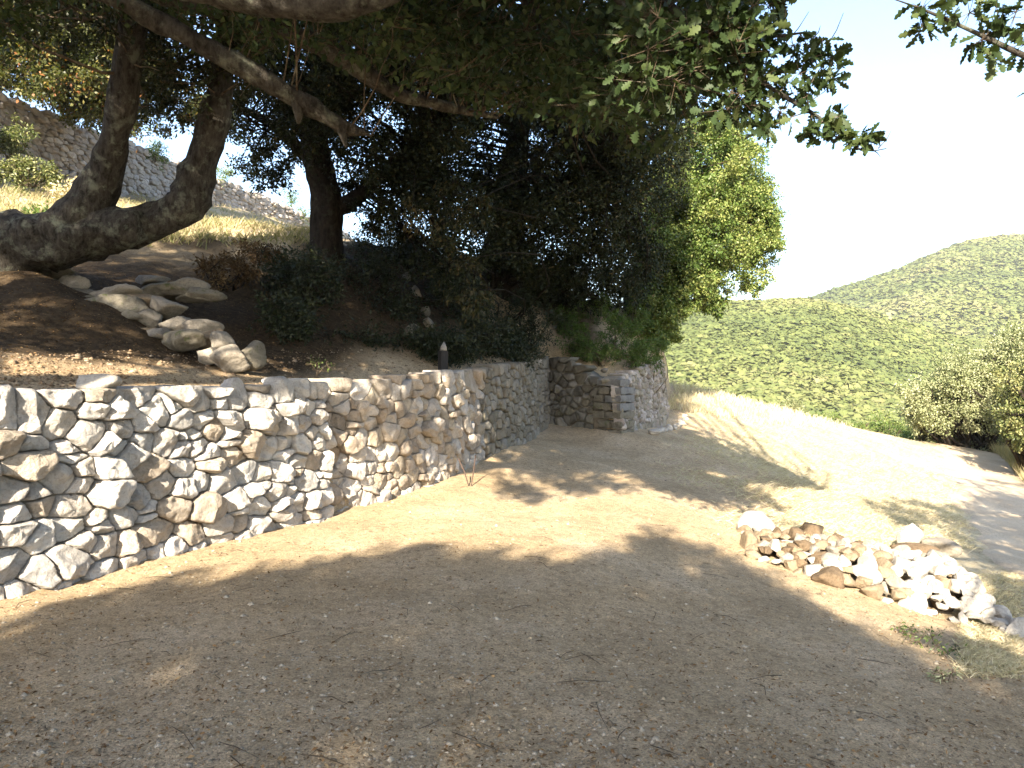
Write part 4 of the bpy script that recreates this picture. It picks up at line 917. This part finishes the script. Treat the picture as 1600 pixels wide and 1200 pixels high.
# --- second shade tree, its boughs over the camera
rng = np.random.default_rng(7)
T = tree("oak_tree", (-6.6, -1.4, 1.5), "leaning oak by the viewer, dappling the ground before the pier, upper leaves added to block the sun", "tree", TG)
nodes = [add_limb_w(T, "trunk", [(-6.6, -1.4, 1.2, .3), (-6.2, -1.0, 3.0, .26), (-5.0, -.4, 5.4, .2), (-3.2, .2, 6.6, .13), (-1.2, .8, 7.2, .09), (1, 1.5, 6.8, .05), (3, 2.2, 6.2, .03)], M_bark, 30, 14)]
DAP = [(740, 790), (800, 730), (860, 690), (960, 665), (1070, 668), (1150, 700), (1190, 745), (1245, 800), (1190, 800), (1130, 775), (1080, 770), (1020, 795), (930, 770), (880, 790), (800, 790)]
cl = spare(shade_clusters(DAP, 240, 10.5, 13, .31, rng, .10), 1.2)
mb = MB(); tw = MB(); foliage(cl, 70, .10, .055, rng, leaf_mb=mb, twig_mb=tw); link_clusters(tw, cl, np.vstack(nodes), .03, 7, 1.0, True)
# added leaf clusters out of view keep the sun off the bank, the trunks and the hanging foliage, and let it through to the sunny ground
tg_ = [c for c, r in SHADE_CL]+poly_pts([(0, 440), (120, 420), (480, 385), (780, 430), (860, 540), (700, 572), (430, 560), (200, 545), (0, 540)], 420)+wall_pts(W3, .2, 1.8, 180)+wall_pts(PIER_F, .2, 1.9, 160)+wall_pts(PIER_S, .2, 2.2, 200)
tg_ += wall_pts(W2, 0, 1.5, 120, .84, 1)+wall_pts(W2, .0, .9, 40, .02, .2)+wall_pts(W2, 1.1, 1.5, 40, .3, .8)
tg_ += poly_pts([(40, 390), (240, 385), (430, 372), (480, 395), (420, 430), (100, 430)], 160)
tg_ += poly_pts([(740, 725), (860, 665), (1000, 682), (1060, 655), (1010, 705), (850, 725)], 60)+list(T1N)*2
c3 = []; order = rng.permutation(len(tg_))
for i in order:
    p = tg_[i]; yb = rng.uniform(-3.0, 2.2); c = p-np.array(LD)*((p[1]-yb)/LD[1])+rng.normal(0, .12, 3)
    if c[2] < 1.6+.49*max(c[1], 0)+.9 or c[2] > 17: continue
    k2 = c@PL
    if np.min(np.hypot(*(keep-k2).T)) < .72: continue
    if c3 and np.sum(np.hypot(*(np.array([q@PL for q in c3[-700:]])-k2).T) < .34) > 2: continue
    c3.append(c)
nodes.append(add_limb_w(T, "limb", [(-6.0, -.9, 3.4, .2), (-5.2, -.8, 6.5, .16), (-4.0, -.6, 9.5, .11), (-2.6, -.4, 12.5, .05)], M_bark, 33, 10))
for _ in range(420):  # further clusters added above the view to darken bank and canopy
    c = P(rng.uniform(-150, 950), rng.uniform(-420, -70), rng.uniform(7, 16))
    if c[0] > -9.5 and np.min(np.hypot(*(keep-c@PL).T)) > .85: c3.append(c)
c3 = [(c, .46) for c in c3]; print("shade clusters", len(c3))
foliage(c3, 60, .15, .09, rng, leaf_mb=mb, twig_mb=tw); link_clusters(tw, c3, np.vstack(nodes), .03, 77, .5, True)
mb.build("crown", M_leaf_oak, T); tag(tw.build("twigs", M_twig, T), kind="stuff")
# --- oak on the right of the track, one bough reaching into the top right corner
rng = np.random.default_rng(8)
T = tree("oak_tree", (8.6, .6, -1.3), "oak beside the track whose leafy bough hangs into the top right corner", "tree", TG)
nodes = [add_limb_w(T, "trunk", [(8.6, .6, -1.6, .34), (8.6, .7, .5, .28), (8.4, .8, 2.4, .24), (8.2, 1.2, 4.0, .18), (8.2, 2.2, 5.4, .09)], M_bark, 40, 14)]
nodes.append(add_limb(T, "limb", [(3600, -300, 3.2, 30), (2600, 60, 3.4, 17), (2000, 150, 3.6, 11), (1700, 120, 3.7, 7), (1605, 90, 3.7, 4.5), (1560, 68, 3.7, 4), (1510, 44, 3.7, 3.2), (1460, 22, 3.7, 2.2), (1425, 8, 3.7, 1.4), (1395, -2, 3.7, .8)], M_bark, 41, 9, .25, 9, "bough reaching into the top right corner", 60))
mb = MB(); tw = MB(); lb = MB()
cl = [(P(1440, 14, 3.7), .10), (P(1475, 25, 3.68), .12), (P(1440, 42, 3.72), .06), (P(1515, 20, 3.7), .14), (P(1535, 62, 3.68), .09), (P(1560, 40, 3.72), .15), (P(1588, 18, 3.7), .14), (P(1550, 88, 3.7), .08), (P(1600, 70, 3.7), .14), (P(1640, 40, 3.7), .2), (P(1680, 100, 3.7), .2), (P(1560, -10, 3.75), .2), (P(1500, -12, 3.75), .16)]
foliage(cl, 13, .085, .04, rng, lobed=True, leaf_mb=lb, twig_mb=tw, twr=.0025, droop=.6)
RD = [(1500, 800), (1560, 770), (1660, 800), (1760, 900), (1700, 960), (1600, 950), (1540, 915), (1500, 860)]
c2 = shade_clusters(RD, 190, 9, 13, .45, rng)+shade_clusters([(1345, 778), (1420, 768), (1500, 785), (1500, 828), (1440, 838), (1390, 820)], 26, 12, 14.5, .35, rng)+shade_clusters([(1450, 1012), (1500, 1000), (1620, 1045), (1700, 1080), (1560, 1060)], 20, 8, 10, .25, rng)
c2 += shade_clusters([(1545, 935), (1640, 950), (1640, 1010), (1570, 985)], 24, 8, 11, .35, rng)+shade_clusters([(1450, 735), (1520, 745), (1640, 770), (1640, 788), (1540, 768), (1470, 750)], 26, 13, 16, .4, rng)
foliage(c2, 80, .11, .06, rng, leaf_mb=mb, twig_mb=tw); link_clusters(tw, c2, nodes[0], .03, 8, .8, True)
mb.build("crown", M_leaf_oak, T); tag(lb.build("foliage", M_leaf_oak, T), kind="stuff"); tag(tw.build("twigs", M_twig, T), kind="stuff")

# --- tree standing by the ruined wall, sun in its olive leaves
rng = np.random.default_rng(9)
T = tree("leafy_tree", P(175, 235, 24), "sunlit olive and rust tinted tree overhanging the left end of the ruined wall", "tree")
nodes = [add_limb(T, "trunk", [(172, 250, 25, 8), (175, 190, 25, 7), (176, 120, 25, 6), (165, 40, 25, 5), (150, -60, 25, 3)], M_bark, 50, 10)]
nodes.append(add_limb(T, "limb", [(176, 130, 25, 4), (120, 90, 24.5, 3), (60, 60, 24, 2)], M_bark, 51, 7))
cl = ell(rng, 60, 60, 120, 90, 22, 26, 150, .75)+ell(rng, 180, 110, 80, 85, 23, 26.5, 90, .7)+ell(rng, 130, -30, 200, 60, 22, 26, 40, .8)+ell(rng, 275, 150, 45, 65, 25, 28, 14, .6)+ell(rng, 130, 165, 45, 20, 23.5, 25, 8, .5)
mb = MB(); tw = MB(); foliage(cl, 230, .12, .075, rng, leaf_mb=mb, twig_mb=tw, tmean=.42, tvar=.26); link_clusters(tw, cl, np.vstack(nodes), .03, 9, .8)
mb.build("crown", M_leaf_autumn, T); tag(tw.build("twigs", M_barkdark, T), kind="stuff")

# --- bushes and trees by the track
rng = np.random.default_rng(10)
def bush(name, label, cat, cls, base, n_per, ln, wd, mat, group=None, tmean=.5, stem=.03, droop=.1, flat=.85, seed=0, twig=M_twig, up=.7, K=1, part_name="foliage"):
    rg = np.random.default_rng(seed); base = np.array(base, float); T = tree(name, base, label, cat, group); mb = MB(); tw = MB()
    foliage(cls, n_per, ln, wd, rg, leaf_mb=mb, twig_mb=tw, tmean=tmean, droop=droop, flat=flat, up=up, twr=max(.003, stem*.12))
    link_clusters(tw, cls, np.array([base+np.array([dx, dy, 0])*stem*6 for dx, dy in [(0, 0), (1, .4), (-.8, .5), (.2, -.9)]]), stem, seed+1)
    mb.build(part_name, mat, T); tag(tw.build("stems", twig, T), kind="stuff"); return T
cl = ell(rng, 1472, 622, 46, 30, 29.5, 33, 40, .75)+ell(rng, 1525, 598, 55, 42, 29.5, 34, 60, .8)+ell(rng, 1585, 568, 45, 42, 30, 34, 40, .8)+ell(rng, 1455, 652, 34, 24, 30, 33, 18, .6)+ell(rng, 1530, 650, 60, 30, 30, 34, 36, .7)+ell(rng, 1500, 682, 70, 12, 31.5, 34, 30, .5)+ell(rng, 1590, 525, 22, 16, 31, 33, 8, .6)
bush("holm_oak", "big silvery green domed tree at the bend of the track", "tree", cl, (19.6, 33, -2.8), 380, .10, .05, M_leaf_grey, stem=.06, seed=60, twig=M_barkdark, tmean=.55, part_name="crown")
cl = ell(rng, 1625, 600, 55, 60, 24, 27, 46, .62)+ell(rng, 1605, 665, 40, 34, 24, 26.5, 26, .5)+ell(rng, 1700, 600, 70, 80, 24, 28, 40, .8)
bush("holm_oak", "yellowish green tree cut by the right edge of the view", "tree", cl, (17.9, 25.5, -2.2), 340, .10, .05, M_leaf_olive, stem=.09, seed=61, twig=M_barkdark, part_name="crown")
def hitb(px, py): 
    p = hit(px, py); return p if p is not None else P(px, py, 30)
cl = ell(rng, 1432, 690, 26, 11, 34, 36, 12, .42)+ell(rng, 1455, 695, 12, 8, 34, 35.5, 4, .35)
bush("bush", "low bright green bush where the track bends out of sight", "bush", cl, P(1435, 706, 35), 180, .09, .05, M_leaf_fresh, stem=.03, seed=62)
cl = ell(rng, 1236, 632, 22, 6, 30.3, 31.4, 9, .26)
bush("bush", "small pale bush on the brow of the mown bank", "bush", cl, P(1238, 645, 30.8), 130, .06, .03, M_leaf_grey, stem=.02, seed=63)
cl = ell(rng, 1322, 656, 10, 7, 31.8, 32.2, 3, .25)
bush("bush", "thin nearly bare shrub standing past the brow of the bank", "bush", cl, P(1322, 672, 32), 14, .05, .02, M_leaf_grey, stem=.02, seed=64)
cl = ell(rng, 1390, 668, 34, 14, 37, 42, 16, .6)+ell(rng, 1360, 672, 26, 10, 37, 41, 9, .5)+ell(rng, 1300, 660, 26, 7, 38, 42, 6, .5)
bush("bush", "loose thicket rising behind the brow just left of the silvery tree", "bush", cl, (18, 40, -5.5), 150, .12, .06, M_leaf_far, stem=.05, seed=65)

# bracken over the pier
BG = "bracken and weeds growing over the pier"
spec = [(905, 530, 17.9, 26, 24, "leftmost clump of green bracken over the pier"), (940, 548, 17.7, 26, 20, "low clump of bracken over the pier's middle"), (965, 515, 18.3, 30, 26, "bushy clump of bracken above the granite capping block"),
        (992, 552, 18.2, 24, 20, "bracken clump hanging behind the granite corner"), (1016, 550, 19.4, 22, 24, "rightmost dense bracken clump at the end of the wall"), (925, 490, 19.5, 32, 26, "tall back clump of bracken under the evergreen"),
        (880, 508, 18.8, 26, 24, "dark bracken clump beside the curved wall's end"), (985, 490, 20.5, 30, 24, "back clump of bracken beside the sunlit tree's trunk"), (1030, 572, 20.5, 12, 12, "little sunlit weed at the wall's far top corner")]
for k, (px, py, d, rx, ry, lb) in enumerate(spec):
    rg = np.random.default_rng(70+k); cl = ell(rg, px, py, rx, ry, d-.6, d+.6, 16 if rx > 15 else 5, .26); b0 = P(px, py+ry*.9, d); b0[2] = min(b0[2], Hs(b0[0], b0[1])+.05)
    bush("bracken", lb, "bracken", cl, b0, 150, .07, .022, M_leaf_fresh, BG, tmean=.4, stem=.012, seed=80+k, droop=.0, up=1.0)
# shrubs in the shade of the bank
BG2 = "shrubs in the shade of the bank"
spec = [(560, 440, 14.6, 60, 46, "dark shrub right beside the upright trunk"), (610, 500, 14.2, 44, 34, "dark shrub left of the shaded outcrop"), (715, 470, 15.8, 44, 46, "dark shrub right of the shaded outcrop"), (745, 530, 14.6, 46, 30, "reddish dark shrub behind the end of the middle wall"),
        (455, 500, 11.6, 34, 26, "small shrub between the tumbled stones and the upright trunk"), (820, 510, 17.4, 46, 44, "leafy dark shrub over the curved brown wall"), (610, 395, 17.5, 50, 30, "dark shrub under the gap of sky on the bank's crest"), (400, 395, 13.5, 50, 12, "low dry scrub along the crest behind the forked tree"), (660, 400, 18.5, 46, 40, "dark shrub high on the bank below the hanging leaves"), (470, 440, 12.6, 50, 36, "dark scrub at the foot of the upright trunk"), (350, 425, 12, 40, 16, "dry brown scrub under the forked tree's right stem"), (540, 540, 12.8, 40, 22, "low dark scrub at the back of the terrace near the post"), (700, 552, 13.6, 34, 14, "low dark shrub just behind the post"), (800, 548, 15.6, 34, 22, "dark shrub overhanging the start of the curved brown wall"), (650, 545, 13.4, 30, 20, "dark shrub at the foot of the shaded outcrop"), (860, 440, 19.5, 50, 36, "dark ivy mass between the evergreen's trunk and the bracken")]
for k, (px, py, d, rx, ry, lb) in enumerate(spec):
    rg = np.random.default_rng(90+k); cl = ell(rg, px, py, rx*1.1, ry*1.1, d-.9, d+.9, 44 if k not in (7, 10) else 14, .36 if k not in (7, 10) else .24); b0 = P(px, py+ry, d); b0[2] = min(b0[2], Hs(b0[0], b0[1])+.05)
    bush("shrub", lb, "shrub", cl, b0, 130, .07, .03, M_leaf_shade if k not in (7, 10) else M_brush, BG2, stem=.02, seed=100+k, twig=M_barkdark)
# plants by the ruined wall
for k, (px, py, d, rx, ry, nn, mt, lb) in enumerate([(20, 222, 22.3, 24, 24, 12, M_leaf_olive, "pale green creeper climbing the ruined wall's left end"), (45, 272, 19.5, 46, 20, 20, M_leaf_olive, "broom bush at the foot of the ruined wall"), (120, 308, 17.5, 40, 16, 12, M_straw, "straw coloured tussock left of the forked tree's left stem"),
                                                 (238, 240, 31.5, 22, 14, 7, M_leaf_far, "weed tuft on top of the ruined wall between the two stems"), (457, 312, 43.5, 9, 14, 5, M_leaf_fresh, "upright shrub on the ruined wall's far end"), (470, 334, 43.6, 14, 8, 5, M_leaf_far, "low tuft beside the upright shrub on the wall's far end"), (345, 268, 36, 14, 9, 4, M_leaf_far, "tuft on the ruined wall just right of the right stem"), (80, 345, 15.5, 40, 12, 10, M_leaf_fresh, "bright green weeds just above the lying trunk")]):
    rg = np.random.default_rng(120+k); cl = ell(rg, px, py, rx, ry, d-.4, d+.4, nn, .0135*d+.1); b0 = P(px, py+ry, d)
    bush("plant", lb, "plant", cl, b0, 130, .11 if d > 20 else .09, .045, mt, "plants about the ruined wall", stem=.015, seed=140+k)
# small weeds in the foreground
for k, (px, py, r, lb) in enumerate([(1475, 1066, .09, "small pale green sprig in the shade at the lower right"), (1440, 1012, .13, "low weeds just in front of the heap's right end"), (1478, 1030, .12, "low weeds on the edge of the shade at the lower right"), (1412, 992, .08, "tiny weed touching the front foot of the heap"), (498, 578, .16, "small green weed on the terrace behind the corner of the whitish wall")]):
    g = hitb(px, py) if k < 4 else P(498, 582, 9.2); cl = [(g+np.array([math.cos(a)*r*.6, math.sin(a)*r*.6, r*.6]), r*.8) for a in (0, 2, 4)]
    bush("weed", lb, "weed", cl, g-np.array([0, 0, .02]), 22, .035, .012, M_leaf_grey if k == 0 else M_leaf_far, "weeds in the foreground", stem=.006, seed=160+k, tmean=.7 if k == 0 else .3)

# ------------------------------------------------------------------ grass, stones, litter on the ground
def visible_ground(n, pxr, pyr, rng, dmax=40):
    px = rng.uniform(*pxr, n); py = rng.uniform(*pyr, n)
    ds = np.geomspace(2.4, dmax, 110); out = np.full((n, 3), np.nan); done = np.zeros(n, bool)
    for d in ds:
        xy = np.stack([(px-800)/F*d, np.full(n, d)], 1); z = 1.6+(575-py)/F*d; k = np.where(~done)[0]
        if not len(k): break
        below = z[k] < H(xy[k], False); kk = k[below]; out[kk, 0] = xy[kk, 0]; out[kk, 1] = d; done[kk] = True
    out = out[done]; out[:, 1] *= rng.uniform(.985, 1.015, len(out)); out[:, 2] = H(out[:, :2]); return out
def blades(g, ln, wd, rng, lean=.5, az=None, tm=.5):
    n = len(g); a = rng.uniform(0, 6.283, n) if az is None else rng.normal(az, .7, n); up_ = unit(np.stack([np.cos(a)*lean*rng.uniform(.4, 1.6, n), np.sin(a)*lean*rng.uniform(.4, 1.6, n), np.ones(n)], 1))
    sd = unit(np.cross(up_, rng.normal(0, 1, (n, 3)))); L_ = (ln*rng.uniform(.5, 1.3, n))[:, None]
    mid = g+up_*L_*.6
    V = np.stack([g-sd*wd, g+sd*wd, mid+sd*wd*.7, mid-sd*wd*.7, g+up_*L_+np.array([0, 0, -.12])*L_*lean], 1).reshape(-1, 3); o_ = np.arange(n)[:, None]*5
    return V, [o_+np.array([[0, 1, 2, 3]]), o_+np.array([[3, 2, 4]])], np.repeat(np.clip(rng.normal(tm, .25, n), 0, 1), 5)
rng = np.random.default_rng(200)
sd_of = lambda g: behind(g[:, :2])
g = visible_ground(110000, (980, 1560), (596, 860), rng); e = 3.3+(g[:, 1]-9.2)*0.19
nzg = fbm(np.hstack([g[:, :2], g[:, :1]*0])*.7, 4, 31); g = g[(sd_of(g) < 0) & (g[:, 0] > e-.2-.7*nzg+rng.normal(0, .5, len(g)))]
rl = np.interp(g[:, 1], RLd[:, 1], RLd[:, 0]); rr_ = np.interp(g[:, 1], RRd[:, 1], RRd[:, 0]); g = g[(g[:, 0] < rl+rng.normal(0, .15, len(g)))]
V, q, tn = blades(g-np.array([0, 0, .006]), .15, .0035, rng, lean=2.2, tm=.6); mb = MB(); mb.add(V, q, tint=tn)
g = visible_ground(9000, (1040, 1330), (594, 668), rng, 60); g = g[(g[:, 1] > 23) & (g[:, 1] < 33) & (sd_of(g) < 0)]
V, q, tn = blades(g, .22, .008, rng, lean=.5, tm=.6); mb.add(V, q, tint=tn)
g = visible_ground(9000, (1500, 1600), (900, 1060), rng); V, q, tn = blades(g, .07, .003, rng, lean=1.6, tm=.5); mb.add(V, q, tint=tn)
tag(mb.build("dry_grass", M_straw), "mown straw coloured grass on the bank between the terrace and the track", "grass", kind="stuff")
g = visible_ground(15000, (-20, 500), (255, 385), rng, 46); g = g[(sd_of(g) > 3) & (g[:, 1] > 12)]
V, q, tn = blades(g, .22, .009, rng, lean=.8, tm=.4); mb = MB(); mb.add(V, q, tint=tn)
tag(mb.build("dry_grass", M_tallgrass), "long dry grass on the slope below the ruined wall", "grass", kind="stuff")
rr2 = rng.random((13000, 2)); yy = 22+rr2[:, 0]*17; xx = np.interp(yy, RRd[:, 1], RRd[:, 0])-.7+rr2[:, 1]**1.3*4.0; g = np.stack([xx, yy, H(np.stack([xx, yy], 1))], 1)
V, q, tn = blades(g, .55, .007, rng, lean=.45); mb = MB(); mb.add(V, q, tint=tn)
tag(mb.build("tall_grass", M_tallgrass), "tall seeding grass along the right side of the track", "grass", kind="stuff")
# pebbles
OV = np.array([(1, 0, 0), (-1, 0, 0), (0, 1, 0), (0, -1, 0), (0, 0, 1), (0, 0, -1)], float); OF = np.array([(0, 2, 4), (2, 1, 4), (1, 3, 4), (3, 0, 4), (2, 0, 5), (1, 2, 5), (3, 1, 5), (0, 3, 5)])
def pebbles(g, s, rng):
    n = len(g); a = rng.uniform(0, 6.28, n); V = OV[None]*(1+.35*rng.uniform(-1, 1, (n, 6, 1)))*np.stack([s, s*rng.uniform(.6, 1, n), s*rng.uniform(.35, .7, n)], 1)[:, None]
    x = V[:, :, 0]*np.cos(a)[:, None]-V[:, :, 1]*np.sin(a)[:, None]; y = V[:, :, 0]*np.sin(a)[:, None]+V[:, :, 1]*np.cos(a)[:, None]
    V = np.stack([x, y, V[:, :, 2]], 2)+g[:, None]; return V.reshape(-1, 3), (np.arange(n)[:, None, None]*6+OF[None]).reshape(-1, 3)
g = visible_ground(46000, (-20, 1620), (640, 1220), rng); g = g[sd_of(g) < -.05]
s_ = np.clip(rng.lognormal(-5.25, .6, len(g)), .002, .03); V, q = pebbles(g, s_, rng)
cc = np.array([(.43, .35, .24), (.36, .28, .185), (.50, .43, .33), (.25, .195, .13)])[rng.integers(0, 4, len(g))]
mb = MB(); mb.add(V, [q], col=np.repeat(cc, 6, 0)); tag(mb.build("gravel", M_wall), "small stones and grit scattered over the trodden ground", "gravel", kind="stuff")
g = visible_ground(4500, (-20, 800), (555, 612), rng); g = g[(sd_of(g) > .35) & (g[:, 1] < 16)]; s_ = np.clip(rng.lognormal(-4.6, .6, len(g)), .004, .06); V, q = pebbles(g, s_, rng)
cc = np.array([(.34, .25, .16), (.28, .19, .11), (.42, .33, .23), (.2, .14, .09)])[rng.integers(0, 4, len(g))]
mb = MB(); mb.add(V, [q], col=np.repeat(cc, 6, 0)); tag(mb.build("gravel", M_wall), "earth clods and chips on the terrace above the walls", "gravel", kind="stuff")
# dead leaves and twigs
mb = MB()
for (n, a, b2, f_) in ((5200, (-20, 1620), (700, 1220), lambda g: g[sd_of(g) < -.05]), (9000, (-20, 860), (380, 612), lambda g: g[(sd_of(g) > .3) & (g[:, 1] < 22)])):
    g = f_(visible_ground(n, a, b2, rng)); k = len(g); dr = np.stack([rng.normal(0, 1, k), rng.normal(0, 1, k), rng.normal(0, .15, k)], 1); nr = rng.normal(0, .35, (k, 3))+np.array([0, 0, 1.])
    V, q, tn = leaf_arrays(g+np.array([0, 0, .008]), dr, nr, rng.uniform(.012, .04, k), rng.uniform(.004, .016, k), np.clip(rng.normal(.5, .3, k), 0, 1)); mb.add(V, q, tint=tn)
tag(mb.build("leaf_litter", M_litter), "dead brown leaves lying on the ground and the terrace", "dead leaves", kind="stuff")
mb = MB(); g = visible_ground(170, (-20, 1620), (760, 1220), rng); g = g[sd_of(g) < -.1][:90]
for p in g:
    a = rng.uniform(0, 6.28); l = rng.uniform(.05, .28); e_ = p+np.array([math.cos(a)*l, math.sin(a)*l, 0]); e_[2] = Hs(e_[0], e_[1])+.01
    mdl = (p+e_)/2+np.array([rng.normal(0, .015), rng.normal(0, .015), .012]); tube(mb, np.array([p+np.array([0, 0, .006]), mdl, e_]), np.array([.002, .0024, .0014]), 4)
tag(mb.build("fallen_twigs", M_twig), "short dry twigs scattered over the foreground", "twigs", kind="stuff")

# ------------------------------------------------------------------ the thin summer haze of the valley
hv = np.array([(x, y, z) for x in (-1300, 1300) for y in (-90, 1350) for z in (-62, 175)], float)
m = bpy.data.materials.new("haze"); m.use_nodes = True; t = m.node_tree; t.nodes.remove(t.nodes["Principled BSDF"])
pv = nd(t, "ShaderNodeVolumePrincipled"); pv.inputs["Color"].default_value = (.90, .91, .88, 1); pv.inputs["Density"].default_value = .00022; pv.inputs["Anisotropy"].default_value = .2
t.links.new(pv.outputs[0], t.nodes["Material Output"].inputs["Volume"])
hz = mesh("haze", hv, np.array([(0, 1, 3, 2), (4, 6, 7, 5), (0, 4, 5, 1), (2, 3, 7, 6), (0, 2, 6, 4), (1, 5, 7, 3)]), m)
tag(hz, "thin pale summer haze filling the valley", "haze", kind="stuff")
SC.cycles.volume_bounces = 0; SC.cycles.volume_max_steps = 64
